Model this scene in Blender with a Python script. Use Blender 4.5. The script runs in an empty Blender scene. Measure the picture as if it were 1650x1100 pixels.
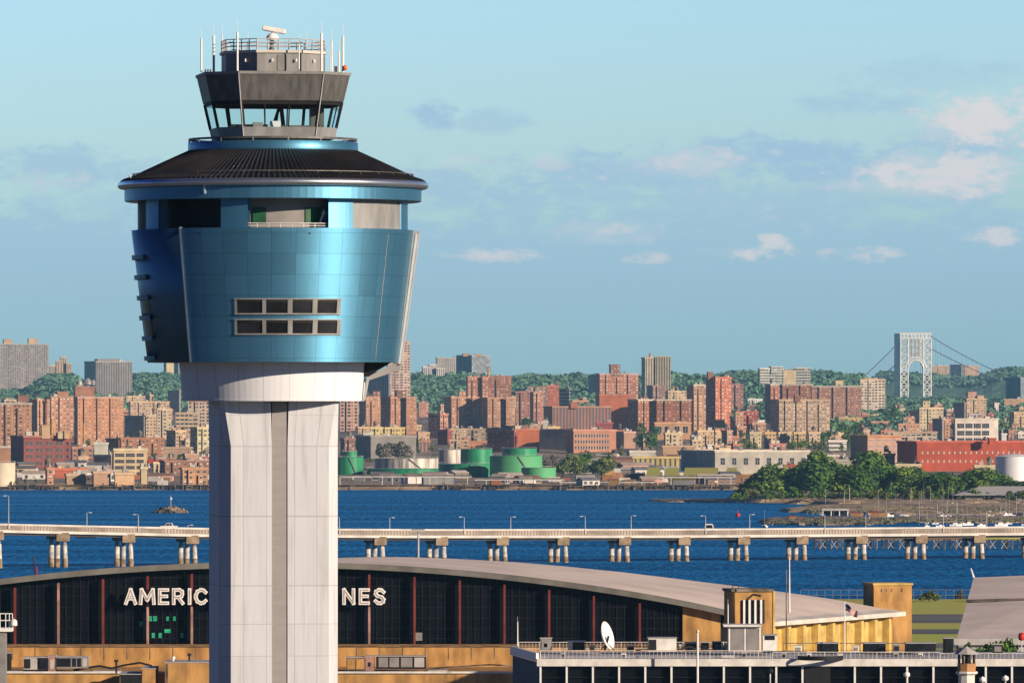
import bpy, math, random
from mathutils import Vector, Matrix, noise
R = math.radians
sc = bpy.context.scene
# ---------------------------------------------------------------- camera, sky, sun
F = 12000.0; CX = 825.0; HY = 650.0; H = 48.0          # focal length and horizon in photo pixels, eye height in metres
cam = bpy.data.cameras.new('camera'); camo = bpy.data.objects.new('camera', cam)
sc.collection.objects.link(camo); sc.camera = camo
cam.sensor_width = 36; cam.lens = 36*F/1650; cam.clip_start = 5; cam.clip_end = 60000
camo.location = (0, 0, H); camo.rotation_euler = (R(90), 0, 0)
cam.shift_y = (HY-550)/1650.0
SUN_AZ, SUN_EL = 53.5, 16.0                              # azimuth to the right of the line back to the camera
sd = Vector((math.sin(R(SUN_AZ))*math.cos(R(SUN_EL)), -math.cos(R(SUN_AZ))*math.cos(R(SUN_EL)), math.sin(R(SUN_EL))))
sl = bpy.data.lights.new('sun', 'SUN'); sl.energy = 5.0; sl.angle = R(0.5); sl.color = (1.0, 0.825, 0.63)
so = bpy.data.objects.new('sun', sl); sc.collection.objects.link(so)
so.rotation_euler = (-sd).to_track_quat('-Z', 'Y').to_euler()
w = bpy.data.worlds.new('World'); sc.world = w; w.use_nodes = True
NT = w.node_tree; NT.nodes.clear()
def nd(t, typ, **kw):
    n = t.nodes.new(typ)
    for k, v in kw.items(): setattr(n, k, v)
    return n
def mth(t, op, a, b=None, c=None, clamp=False):
    n = t.nodes.new('ShaderNodeMath'); n.operation = op; n.use_clamp = clamp
    for i, q in enumerate((a, b, c)):
        if q is None: continue
        if isinstance(q, (int, float)): n.inputs[i].default_value = q
        else: t.links.new(q, n.inputs[i])
    return n.outputs[0]
def mixc(t, f, a, b, bt='MIX'):
    n = t.nodes.new('ShaderNodeMix'); n.data_type = 'RGBA'; n.blend_type = bt
    for i, q in ((0, f), (6, a), (7, b)):
        if isinstance(q, (int, float)): n.inputs[i].default_value = q
        elif isinstance(q, tuple): n.inputs[i].default_value = tuple(q[:3])+(1,)
        else: t.links.new(q, n.inputs[i])
    return n.outputs[2]
def sstep(t, v, lo, hi):
    n = t.nodes.new('ShaderNodeMapRange'); n.interpolation_type = 'SMOOTHSTEP'
    t.links.new(v, n.inputs[0]); n.inputs[1].default_value = lo; n.inputs[2].default_value = hi
    return n.outputs[0]
def nois(t, vec, scale, detail=4, rough=.55):
    n = t.nodes.new('ShaderNodeTexNoise'); n.inputs['Scale'].default_value = scale
    n.inputs['Detail'].default_value = detail; n.inputs['Roughness'].default_value = rough
    if vec is not None: t.links.new(vec, n.inputs['Vector'])
    return n
sky = nd(NT, 'ShaderNodeTexSky', sky_type='NISHITA', sun_disc=False)
sky.sun_elevation = R(SUN_EL); sky.sun_rotation = R(180-SUN_AZ)
sky.altitude = 0; sky.air_density = 1.0; sky.dust_density = 0.6; sky.ozone_density = 2.5
tc = nd(NT, 'ShaderNodeTexCoord'); sp = nd(NT, 'ShaderNodeSeparateXYZ'); NT.links.new(tc.outputs['Generated'], sp.inputs[0])
el = mth(NT, 'MULTIPLY', mth(NT, 'ARCSINE', sp.outputs[2]), 57.2958)     # elevation in degrees
az = mth(NT, 'MULTIPLY', mth(NT, 'ARCTAN2', sp.outputs[0], sp.outputs[1]), 57.2958)
cb = nd(NT, 'ShaderNodeCombineXYZ'); NT.links.new(az, cb.inputs[0]); NT.links.new(mth(NT, 'MULTIPLY', el, 2.0), cb.inputs[1])
nA = nois(NT, cb.outputs[0], 1.6, 9, .62); nB = nois(NT, cb.outputs[0], 5.0, 9, .68)
nz = mth(NT, 'ADD', mth(NT, 'MULTIPLY', mth(NT, 'SUBTRACT', nA.outputs[0], .5), 1.3), mth(NT, 'MULTIPLY', mth(NT, 'SUBTRACT', nB.outputs[0], .5), 1.0))
def bank(a0, e0, ra, re, gain=1.0, nw=3.6, lo=-0.25, hi=1.1):
    da = mth(NT, 'DIVIDE', mth(NT, 'SUBTRACT', az, a0), ra); de = mth(NT, 'DIVIDE', mth(NT, 'SUBTRACT', el, e0), re)
    d = mth(NT, 'ADD', mth(NT, 'MULTIPLY', da, da), mth(NT, 'MULTIPLY', de, de))
    v = mth(NT, 'ADD', mth(NT, 'SUBTRACT', 1.0, d), mth(NT, 'MULTIPLY', nz, nw))
    return mth(NT, 'MULTIPLY', sstep(NT, v, lo, hi), gain)
def pxd(x, y): return ((x-CX)/F*57.3, (HY-y)/F*57.3)
def mx(a, b): return mth(NT, 'MAXIMUM', a, b)
greys = None; whites = None
for x, y, rx, ry, g in ((70, 280, 220, 42, .75), (690, 185, 45, 32, .95), (800, 195, 60, 22, .55), (810, 300, 210, 50, .8), (1040, 270, 160, 42, .95),
                        (1290, 260, 250, 50, 1.0), (1560, 250, 130, 70, .9), (1400, 170, 110, 22, .6), (1200, 330, 560, 55, .7), (100, 400, 330, 45, .4),
                        (1250, 395, 500, 30, .35), (825, 470, 1100, 95, .42), (250, 330, 330, 40, .5), (1500, 120, 160, 30, .35)):
    a, e = pxd(x, y); b = bank(a, e, rx/F*57.3, ry/F*57.3, g)
    greys = b if greys is None else mx(greys, b)
for x, y, rx, ry, g in ((800, 412, 90, 12, .8), (1050, 416, 45, 10, .7), (1190, 408, 85, 15, .95), (1245, 392, 30, 16, .9), (1385, 410, 75, 14, .85), (1610, 385, 60, 20, .9),
                        (1600, 195, 150, 55, 1.0), (1560, 275, 190, 40, .95), (1100, 262, 130, 26, .65), (960, 375, 120, 24, .3), (740, 262, 60, 14, .4), (60, 295, 85, 20, .55), (1000, 368, 50, 12, .6), (1500, 300, 180, 22, .45), (880, 262, 40, 16, .4)):
    a, e = pxd(x, y); b = bank(a, e, rx/F*57.3, ry/F*57.3, g, 4.2, -0.1, 1.4)
    whites = b if whites is None else mx(whites, b)
# broken cloud all round the rest of the sky as well
whites = mx(whites, mth(NT, 'MULTIPLY', mth(NT, 'MULTIPLY', sstep(NT, nz, .08, .45), bank(*pxd(1150, 300), 900/F*57.3, 110/F*57.3, 1.0, .8)), .55))
oth = sstep(NT, mth(NT, 'ABSOLUTE', az), 6.0, 14.0)
gen = mth(NT, 'MULTIPLY', mth(NT, 'MULTIPLY', sstep(NT, nz, .05, .5), oth), mth(NT, 'MULTIPLY', sstep(NT, el, -1, 1), .5))
veil = mth(NT, 'MULTIPLY', sstep(NT, mth(NT, 'ADD', mth(NT, 'SUBTRACT', 1.62, el), mth(NT, 'MULTIPLY', nz, 1.1)), -.12, .35), .80)
greys = mx(mx(greys, mth(NT, 'MULTIPLY', veil, mth(NT, 'SUBTRACT', 1.0, mth(NT, 'MULTIPLY', sstep(NT, mth(NT, 'SUBTRACT', 1.3, el), 0.0, 1.1), .6)))), gen)
hgt = sstep(NT, el, 0.3, 2.2)
tint = mixc(NT, hgt, (1.00, 1.74, 2.60), (1.22, 1.60, 2.18))
zen = mixc(NT, sstep(NT, el, 6.0, 30.0), (1.0, 1.0, 1.0), (0.07, 0.13, 0.30))   # upper sky darkened and blued above the frame to deepen the shade
clear = mixc(NT, 1.0, mixc(NT, 1.0, sky.outputs[0], tint, 'MULTIPLY'), zen, 'MULTIPLY')
c1 = mixc(NT, mth(NT, 'MULTIPLY', greys, .92), clear, (4.0, 6.2, 8.1))
c2 = mixc(NT, mth(NT, 'MULTIPLY', whites, 1.0), c1, (8.1, 8.0, 8.1))
c2 = mixc(NT, 1.0, c2, mixc(NT, sstep(NT, mth(NT, 'ABSOLUTE', az), 15.0, 70.0), (1.0, 1.0, 1.0), (.15, .24, .40)), 'MULTIPLY')   # sky dimmed off to both sides to darken shaded faces
bg = nd(NT, 'ShaderNodeBackground'); NT.links.new(c2, bg.inputs[0]); bg.inputs[1].default_value = 0.0715
wo = nd(NT, 'ShaderNodeOutputWorld'); NT.links.new(bg.outputs[0], wo.inputs[0])
sc.view_settings.view_transform = 'Standard'; sc.view_settings.look = 'None'
sc.view_settings.exposure = 0.38; sc.view_settings.gamma = 1.0
sc.render.engine = 'CYCLES'
# ---------------------------------------------------------------- helpers
rnd = random.Random(7)
C = sc.collection
def S(Y): return Y/F
def P(px, py, Y): return Vector(((px-CX)*Y/F, Y, H+(HY-py)*Y/F))
def XP(px, Y): return (px-CX)*Y/F
def ZP(py, Y): return H+(HY-py)*Y/F
def YG(py, z=0.0): return (H-z)*F/(py-HY)
class MB:
    def __init__(s, M=None): s.v = []; s.f = []; s.uv = []; s.mi = []; s.M = M; s.m = 0
    def add(s, vs, fs, uvs=None):
        n = len(s.v)
        for p in vs:
            p = Vector(p); s.v.append(s.M @ p if s.M is not None else p)
        for i, f in enumerate(fs):
            s.f.append([n+k for k in f]); s.mi.append(s.m)
            s.uv.append(uvs[i] if uvs else [(0, 0)]*len(f))
        return s
    def box(s, x0, x1, y0, y1, z0, z1):
        if x1 < x0: x0, x1 = x1, x0
        if y1 < y0: y0, y1 = y1, y0
        if z1 < z0: z0, z1 = z1, z0
        return s.add([(x0,y0,z0),(x1,y0,z0),(x1,y1,z0),(x0,y1,z0),(x0,y0,z1),(x1,y0,z1),(x1,y1,z1),(x0,y1,z1)],
              [(3,2,1,0),(4,5,6,7),(0,1,5,4),(1,2,6,5),(2,3,7,6),(3,0,4,7)])
    def prism(s, bot, top, z0, z1, cells=None, caps=True):
        n = len(bot); vs = [(x,y,z0) for x,y in bot]+[(x,y,z1) for x,y in top]
        fs = []; uv = []
        for i in range(n):
            j = (i+1) % n; fs.append((i,j,n+j,n+i))
            if cells:
                L = math.hypot(bot[j][0]-bot[i][0], bot[j][1]-bot[i][1]); nu = max(1, round(L/cells[0])); nv = max(1, round((z1-z0)/cells[1]))
                uv.append([(0,0),(nu,0),(nu,nv),(0,nv)])
            else: uv.append([(0,0)]*4)
        if caps:
            fs += [tuple(range(n-1,-1,-1)), tuple(range(n,2*n))]; uv += [[(0,0)]*n]*2
        return s.add(vs, fs, uv)
    def wallbox(s, x0, x1, y0, y1, z0, z1, pu, pv):
        q = [(x0,y0),(x1,y0),(x1,y1),(x0,y1)]
        return s.prism(q, q, z0, z1, (pu, pv))
    def tube(s, a, b, r, n=6, r2=None, cap=True):
        a = Vector(a); b = Vector(b); r2 = r if r2 is None else r2
        d = (b-a).normalized(); u = d.orthogonal().normalized(); w_ = d.cross(u)
        vs = [a+(u*math.cos(t)+w_*math.sin(t))*r for t in [2*math.pi*i/n for i in range(n)]]+[b+(u*math.cos(t)+w_*math.sin(t))*r2 for t in [2*math.pi*i/n for i in range(n)]]
        fs = [(i,(i+1)%n,n+(i+1)%n,n+i) for i in range(n)]
        if cap: fs += [tuple(range(n-1,-1,-1)), tuple(range(n,2*n))]
        return s.add(vs, fs)
    def path(s, pts, r, n=6):
        for a, b in zip(pts, pts[1:]): s.tube(a, b, r, n)
        return s
    def lathe(s, prof, n=48, a0=-180., a1=180., cx=0, cy=0, cells=None, closed=False):
        # prof: (r, z) list; angle 0 faces the camera (-Y), positive to the right
        full = abs(a1-a0) >= 359.9; m = n if full else n+1; vs = []; fs = []; uv = []
        for i in range(m):
            t = R(a0+(a1-a0)*i/n)
            for r, z in prof: vs.append((cx+r*math.sin(t), cy-r*math.cos(t), z))
        k = len(prof); kk = k if closed else k-1
        for i in range(n):
            j = (i+1) % m
            for q in range(kk):
                q2 = (q+1) % k
                fs.append((i*k+q, j*k+q, j*k+q2, i*k+q2))
                if cells:
                    r0 = max(prof[q][0], .01)
                    au = (a1-a0)/n/cells[0]; uv.append([(i*au, prof[q][1]/cells[1]), ((i+1)*au, prof[q][1]/cells[1]), ((i+1)*au, prof[q2][1]/cells[1]), (i*au, prof[q2][1]/cells[1])])
                else: uv.append([(0,0)]*4)
        return s.add(vs, fs, uv)
    def build(s, name, mats, parent=None, smooth=False):
        me = bpy.data.meshes.new(name); me.from_pydata([tuple(p) for p in s.v], [], s.f)
        ul = me.uv_layers.new(name='UVMap'); flat = []
        for u in s.uv:
            for q in u: flat += [q[0], q[1]]
        ul.data.foreach_set('uv', flat)
        if not isinstance(mats, (list, tuple)): mats = [mats]
        for m in mats: me.materials.append(m)
        me.polygons.foreach_set('material_index', s.mi)
        if smooth: me.polygons.foreach_set('use_smooth', [True]*len(s.f))
        me.update()
        o = bpy.data.objects.new(name, me); C.objects.link(o)
        if parent is not None: o.parent = parent
        return o
USED = set(); NOTES = []
def tag(o, label=None, cat=None, group=None, kind=None):
    if label:
        nw = len(label.split())
        if nw > 16 or nw < 4: print('LABEL LENGTH', nw, label)
        if label in USED and not group: print('DUP LABEL', label)
        USED.add(label); o['label'] = label
    if cat: o['category'] = cat
    if group: o['group'] = group
    if kind: o['kind'] = kind
    return o
def thing(name, loc, label, cat, group=None, rz=0):
    o = bpy.data.objects.new(name, None); C.objects.link(o); o.location = loc; o.rotation_euler = (0, 0, rz)
    o.empty_display_size = 1
    return tag(o, label, cat, group)
def copy_tree(o, parent=None):
    c = o.copy(); C.objects.link(c); c.parent = parent
    for ch in list(o.children): copy_tree(ch, c)
    return c
ORD = ['first','second','third','fourth','fifth','sixth','seventh','eighth','ninth','tenth','eleventh','twelfth','thirteenth','fourteenth','fifteenth','sixteenth','seventeenth','eighteenth','nineteenth','twentieth']
def ordn(i):
    return ORD[i] if i < 20 else ('twenty-' + ORD[i-20] if i < 29 else ('thirtieth' if i == 29 else ('thirty-'+ORD[i-30] if i < 39 else ('fortieth' if i == 39 else 'forty-'+ORD[i-40]))))
# ---------------------------------------------------------------- materials
def newmat(name):
    m = bpy.data.materials.new(name); m.use_nodes = True
    t = m.node_tree; b = t.nodes['Principled BSDF']; return m, t, b
def mat(name, col, rough=.7, metal=0., var=.18, scale=1.2, bump=0., bscale=8., spec=.3, col2=None, coord='Object', detail=5, stretch=None):
    m, t, b = newmat(name); b.inputs['Roughness'].default_value = rough; b.inputs['Metallic'].default_value = metal
    b.inputs['Specular IOR Level'].default_value = spec
    tcn = nd(t, 'ShaderNodeTexCoord'); vec = tcn.outputs[coord]
    if stretch:
        mp = nd(t, 'ShaderNodeMapping'); t.links.new(vec, mp.inputs[0]); mp.inputs['Scale'].default_value = stretch; vec = mp.outputs[0]
    n = nois(t, vec, scale, detail)
    f = sstep(t, n.outputs[0], .3, .7)
    c2 = col2 if col2 else tuple(max(0, c*(1-var*1.6)) for c in col); c1 = col if col2 else tuple(min(1, c*(1+var*.6)) for c in col)
    t.links.new(mixc(t, f, c2, c1), b.inputs['Base Color'])
    if bump:
        bp = nd(t, 'ShaderNodeBump'); bp.inputs['Strength'].default_value = bump; bp.inputs['Distance'].default_value = .1
        n2 = nois(t, vec, bscale, 4); t.links.new(n2.outputs[0], bp.inputs['Height']); t.links.new(bp.outputs[0], b.inputs['Normal'])
    return m
def facade(name, w_, h_, curtain=.25, glass=(.035, .045, .06), bright=(.55, .5, .42), sill=True, framed=0.0):
    m, t, b = newmat(name); b.inputs['Roughness'].default_value = .8; b.inputs['Specular IOR Level'].default_value = .25
    oi = nd(t, 'ShaderNodeObjectInfo'); tcn = nd(t, 'ShaderNodeTexCoord')
    uv = nd(t, 'ShaderNodeSeparateXYZ'); t.links.new(tcn.outputs['UV'], uv.inputs[0])
    U, V = uv.outputs[0], uv.outputs[1]
    wv = mth(t, 'ADD', .72, mth(t, 'MULTIPLY', oi.outputs['Random'], .6)); fu = mth(t, 'DIVIDE', mth(t, 'ABSOLUTE', mth(t, 'SUBTRACT', mth(t, 'FRACT', U), .5)), wv); fv0 = mth(t, 'SUBTRACT', mth(t, 'FRACT', V), .5); fv = mth(t, 'ABSOLUTE', fv0)
    mask = mth(t, 'MULTIPLY', mth(t, 'LESS_THAN', fu, w_/2), mth(t, 'LESS_THAN', fv, h_/2))
    cbn = nd(t, 'ShaderNodeCombineXYZ'); t.links.new(mth(t, 'FLOOR', U), cbn.inputs[0]); t.links.new(mth(t, 'FLOOR', V), cbn.inputs[1]); t.links.new(oi.outputs['Random'], cbn.inputs[2])
    wn = nd(t, 'ShaderNodeTexWhiteNoise'); t.links.new(cbn.outputs[0], wn.inputs[0])
    lt = mth(t, 'LESS_THAN', wn.outputs[0], curtain)  # share of windows with pale curtains drawn
    half = mth(t, 'MULTIPLY', lt, mth(t, 'GREATER_THAN', fv0, mth(t, 'MULTIPLY', mth(t, 'SUBTRACT', wn.outputs[0], curtain*.6), 1.0/max(curtain, .01)*h_*.5)))
    wc = mixc(t, half, glass, bright)
    n = nois(t, tcn.outputs['Object'], .12, 5); n2 = nois(t, tcn.outputs['Object'], 1.4, 3)
    base = mixc(t, sstep(t, n.outputs[0], .3, .7), (.80, .80, .82), (1.1, 1.08, 1.04))
    base = mixc(t, 1.0, oi.outputs['Color'], base, 'MULTIPLY')
    cu = nd(t, 'ShaderNodeCombineXYZ'); t.links.new(mth(t, 'FLOOR', mth(t, 'MULTIPLY', U, .5)), cu.inputs[0]); t.links.new(oi.outputs['Random'], cu.inputs[1])
    wu = nd(t, 'ShaderNodeTexWhiteNoise'); t.links.new(cu.outputs[0], wu.inputs[0]); base = mixc(t, wu.outputs[0], mixc(t, 1.0, base, (.80, .78, .78), 'MULTIPLY'), base)
    base = mixc(t, sstep(t, n2.outputs[0], .35, .7), mixc(t, 1.0, base, (.86, .84, .84), 'MULTIPLY'), base)
    if sill:
        sm = mth(t, 'MULTIPLY', mth(t, 'LESS_THAN', fu, w_/2+.06), mth(t, 'MULTIPLY', mth(t, 'GREATER_THAN', fv, h_/2), mth(t, 'LESS_THAN', fv, h_/2+.09)))
        base = mixc(t, mth(t, 'MULTIPLY', sm, .45), base, (.62, .56, .48))
    if framed:
        fr = mth(t, 'MAXIMUM', mth(t, 'GREATER_THAN', fu, .5-framed), mth(t, 'GREATER_THAN', fv, .5-framed))
        base = mixc(t, mth(t, 'MULTIPLY', fr, .6), base, (.62, .55, .45))
    t.links.new(mixc(t, mask, base, wc), b.inputs['Base Color'])
    t.links.new(mth(t, 'SUBTRACT', .85, mth(t, 'MULTIPLY', mask, .45)), b.inputs['Roughness'])
    return m
FM = dict(
    punch=(facade('facade_punched_windows', .42, .48, .35), 3.6, 3.0),
    fleck=(facade('facade_small_windows', .36, .42, .55, bright=(.7, .62, .5)), 3.4, 3.1),
    dense=(facade('facade_dense_grid', .60, .55, .35, bright=(.5, .45, .4)), 3.4, 2.9),
    ribbon=(facade('facade_ribbon_windows', 1.1, .42, .1, sill=False), 4.0, 3.6),
    strip=(facade('facade_vertical_strips', .46, 1.2, .0, glass=(.07, .08, .10), sill=False), 3.2, 3.2),
    grid=(facade('facade_framed_grid', .55, .55, .3, framed=.14), 4.2, 3.2),
    big=(facade('facade_large_windows', .72, .5, .2), 5.0, 4.2),
    blank=(facade('facade_blank_wall', .0, .0, .0, sill=False), 5., 5.),
)
M = dict(
    concrete=mat('pale_concrete', (.62, .585, .55), .8, var=.10, scale=.35, bump=.15),
    collar=mat('white_concrete', (.72, .70, .67), .7, var=.07, scale=.3, bump=.1),
    dkstripe=mat('grey_ribbed_cladding', (.29, .275, .265), .7, var=.05, scale=.6, stretch=(1, 1, 6), bump=.1, bscale=3),
    blue=None, silver=mat('silver_metal', (.55, .60, .66), .32, .9, var=.1, scale=.5),
    bluetrim=mat('blue_anodised_trim', (.16, .34, .50), .32, .75, var=.1, scale=.5),
    roofm=mat('dark_seamed_roof', (.035, .033, .036), .38, .5, var=.2, scale=.6),
    cab=mat('weathered_grey_cladding', (.13, .13, .125), .55, .35, var=.22, scale=.9, stretch=(3, 3, .6), detail=7),
    cablight=mat('light_grey_cladding', (.27, .27, .265), .6, .2, var=.15, scale=.7, stretch=(2, 2, .5)),
    dark=mat('dark_void', (.012, .012, .014), .7, var=.2), darkglass=mat('dark_window_glass', (.018, .02, .024), .25, .0, var=.4, scale=.4, spec=.35),
    white=mat('white_paint', (.78, .77, .74), .5, var=.06), wht2=mat('chalky_white', (.72, .69, .64), .7, var=.14, scale=.7),
    green=mat('green_panel', (.02, .11, .05), .5, var=.2), red=mat('red_paint', (.5, .03, .02), .5),
    grey=mat('mid_grey_panel', (.25, .235, .225), .7, var=.14, scale=.6), lgrey=mat('light_grey_panel', (.45, .43, .42), .65, var=.1, scale=.8),
    brick=mat('tan_brick', (.50, .275, .09), .85, var=.3, scale=.5, bump=.3, bscale=6, detail=9, stretch=(1, 1, .35)), ybrick=mat('yellow_brick', (.60, .42, .13), .85, var=.22, scale=.5, bump=.3, bscale=6, detail=7),
    hroof=mat('hangar_roof_felt', (.74, .62, .54), .85, var=.10, scale=.09, bump=.2, bscale=.6, detail=8), fascia=mat('hangar_fascia', (.20, .195, .175), .7, var=.2, scale=.3),
    hglass=mat('hangar_door_glass', (.007, .009, .013), .4, scale=.16, spec=.04, col2=(.003, .003, .005), detail=8), mullion=mat('dark_mullion', (.011, .013, .017), .7, spec=.1),  # door glass: faint bluish patches painted for slight reflections
    redcol=mat('red_oxide_steel', (.13, .017, .010), .6, var=.5, scale=.35, col2=(.20, .04, .03)), pinkcol=mat('pink_steel', (.42, .24, .20), .6, var=.3, scale=.5),
    greencell=mat('green_reflection', (.03, .42, .24), .4, var=.3, scale=1), rail=mat('white_rail', (.62, .60, .58), .5, var=.15),
    asphalt=mat('asphalt', (.15, .14, .125), .9, var=.2, scale=.02, bump=.1), grass=mat('airfield_grass', (.42, .50, .045), .95, var=.3, scale=.03, col2=(.48, .40, .08), detail=10),
    rock=mat('shore_rock', (.24, .19, .14), .95, var=.5, scale=.15, bump=.8, bscale=.8, detail=8), mud=mat('brown_shore', (.44, .32, .20), .95, var=.4, scale=.05, bump=.5, bscale=.5, detail=8),
    deck=mat('bridge_concrete', (.36, .31, .26), .85, var=.35, scale=.15, detail=8), deckw=mat('bridge_white_edge', (.66, .61, .54), .75, var=.15, scale=.2, detail=8),
    pile=mat('pile_white_sleeve', (.60, .55, .48), .8, var=.3, scale=.6, detail=7), pileb=mat('pile_stained_base', (.34, .24, .14), .9, var=.4, scale=.9), pcap=mat('pier_cap_ochre', (.42, .30, .18), .85, var=.25, scale=.4),
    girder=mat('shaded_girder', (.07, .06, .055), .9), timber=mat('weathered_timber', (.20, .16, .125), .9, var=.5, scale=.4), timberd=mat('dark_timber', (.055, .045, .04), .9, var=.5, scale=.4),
    hill=mat('hazed_hillside', (.11, .21, .10), .95, var=.5, scale=.02, col2=(.07, .15, .08), detail=9, bump=1.0, bscale=.06),  # hillside colour paled to take on some of the haze
    wood=mat('hazed_foliage', (.14, .27, .15), .95, var=.5, scale=.05, col2=(.085, .185, .11), detail=6),  # foliage paled and blued, distance haze put into the colour
    cityg=mat('city_ground', (.34, .26, .17), .95, var=.45, scale=.02, detail=9), 
    leafA=mat('leaves_mid_green', (.19, .29, .025), .8, var=.4, scale=.22, col2=(.04, .10, .015)), leafB=mat('leaves_dark_green', (.10, .20, .02), .8, var=.4, scale=.2, col2=(.022, .07, .012)),
    leafC=mat('leaves_olive', (.19, .22, .035), .8, var=.4, scale=.25, col2=(.06, .09, .02)), leafD=mat('bare_twigs', (.22, .19, .14), .9, var=.4, scale=.4, col2=(.12, .11, .08)),
    bark=mat('bark', (.09, .07, .05), .9), tankg=mat('green_tank_paint', (.025, .27, .11), .45, var=.3, scale=.25, detail=9, stretch=(1, 1, .12)), tankw=mat('grey_tank_paint', (.60, .54, .47), .55, var=.45, scale=.35, detail=9, stretch=(1, 1, .1)),
    tankl=mat('pale_green_tank_paint', (.10, .38, .16), .6, var=.12, scale=.05, detail=7), tankc=mat('cream_tank_paint', (.66, .56, .40), .6, var=.12, scale=.1), tankww=mat('white_tank_paint', (.80, .80, .80), .5, var=.05, scale=.1),
    steel=mat('bridge_steel', (.80, .78, .74), .5, var=.1, scale=.02), cable=mat('grey_cable', (.10, .12, .15), .7), gwroof=mat('pale_roof_edge', (.70, .64, .56), .8, var=.12, scale=.3),
    bstrip=mat('ochre_shed', (.42, .22, .10), .85, var=.3, scale=.15), signw=mat('sign_white', (.85, .83, .80), .5, var=.05), signd=mat('sign_dark_inner', (.40, .37, .35), .6),
)
def panelmat(name, col, jw=.012, jh=.014, rough=.34, metal=.8, dark=.45, var=.10, aniso=0, coat=0, streak=.3, tilt=.016):
    m, t, b = newmat(name); tcn = nd(t, 'ShaderNodeTexCoord'); uv = nd(t, 'ShaderNodeSeparateXYZ'); t.links.new(tcn.outputs['UV'], uv.inputs[0])
    fu = mth(t, 'ABSOLUTE', mth(t, 'SUBTRACT', mth(t, 'FRACT', uv.outputs[0]), .5)); fv = mth(t, 'ABSOLUTE', mth(t, 'SUBTRACT', mth(t, 'FRACT', uv.outputs[1]), .5))
    j = mth(t, 'MAXIMUM', mth(t, 'GREATER_THAN', fu, .5-jw), mth(t, 'GREATER_THAN', fv, .5-jh))
    cbn = nd(t, 'ShaderNodeCombineXYZ'); t.links.new(mth(t, 'FLOOR', uv.outputs[0]), cbn.inputs[0]); t.links.new(mth(t, 'FLOOR', uv.outputs[1]), cbn.inputs[1])
    wn = nd(t, 'ShaderNodeTexWhiteNoise'); t.links.new(cbn.outputs[0], wn.inputs[0])
    n = nois(t, tcn.outputs['Object'], .5, 6)
    f = mth(t, 'ADD', mth(t, 'MULTIPLY', wn.outputs[0], var), mth(t, 'MULTIPLY', n.outputs[0], var))
    base = mixc(t, f, col, tuple(min(.92, c*(2.0 if metal else 1.35)+.05) for c in col))
    base = mixc(t, mth(t, 'MULTIPLY', j, dark), base, tuple(c*.25 for c in col))
    mp = nd(t, 'ShaderNodeMapping'); t.links.new(tcn.outputs['Object'], mp.inputs[0]); mp.inputs['Scale'].default_value = (1.6, 1.6, .10)
    ns = nois(t, mp.outputs[0], 1.3, 8, .65); base = mixc(t, mth(t, 'MULTIPLY', sstep(t, ns.outputs[0], .45 if not metal else .55, .75), streak), base, tuple(c*.55 for c in col))
    if tilt:
        ge = nd(t, 'ShaderNodeNewGeometry'); va = nd(t, 'ShaderNodeVectorMath', operation='SUBTRACT'); t.links.new(wn.outputs[1], va.inputs[0]); va.inputs[1].default_value = (.5, .5, .5)
        vb = nd(t, 'ShaderNodeVectorMath', operation='SCALE'); t.links.new(va.outputs[0], vb.inputs[0]); vb.inputs['Scale'].default_value = tilt
        vc = nd(t, 'ShaderNodeVectorMath', operation='ADD'); t.links.new(ge.outputs['Normal'], vc.inputs[0]); t.links.new(vb.outputs[0], vc.inputs[1])
        vd = nd(t, 'ShaderNodeVectorMath', operation='NORMALIZE'); t.links.new(vc.outputs[0], vd.inputs[0])
        bp = nd(t, 'ShaderNodeBump'); bp.inputs['Strength'].default_value = .12; bp.inputs['Distance'].default_value = .05; n9 = nois(t, tcn.outputs['Object'], 1.1, 3); t.links.new(n9.outputs[0], bp.inputs['Height']); t.links.new(vd.outputs[0], bp.inputs['Normal'])
        t.links.new(bp.outputs[0], b.inputs['Normal'])
    t.links.new(base, b.inputs['Base Color']); b.inputs['Metallic'].default_value = metal
    if aniso:
        b.inputs['Anisotropic'].default_value = aniso; tg = nd(t, 'ShaderNodeTangent', direction_type='RADIAL', axis='Z'); t.links.new(tg.outputs[0], b.inputs['Tangent']); b.inputs['Anisotropic Rotation'].default_value = .25
    b.inputs['Coat Weight'].default_value = coat; b.inputs['Coat Roughness'].default_value = .42
    t.links.new(mth(t, 'ADD', rough, mth(t, 'MULTIPLY', wn.outputs[0], .05)), b.inputs['Roughness'])
    return m
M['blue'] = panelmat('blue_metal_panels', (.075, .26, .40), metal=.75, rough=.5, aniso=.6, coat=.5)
M['drum_shade'] = panelmat('shaded_drum_panels', (.05, .15, .25), metal=.6, rough=.45)  # darker copy of the blue panels, rear shade put into the colour
M['conc_panel'] = panelmat('concrete_shaft_panels', (.50, .505, .53), jw=.022, jh=.009, rough=.8, metal=0, dark=.4, var=.22, tilt=0, streak=.5)
M['collar_panel'] = panelmat('white_collar_panels', (.68, .69, .72), jw=.02, jh=.006, rough=.7, metal=0, dark=.3, var=.08, tilt=0, streak=.2)
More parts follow.
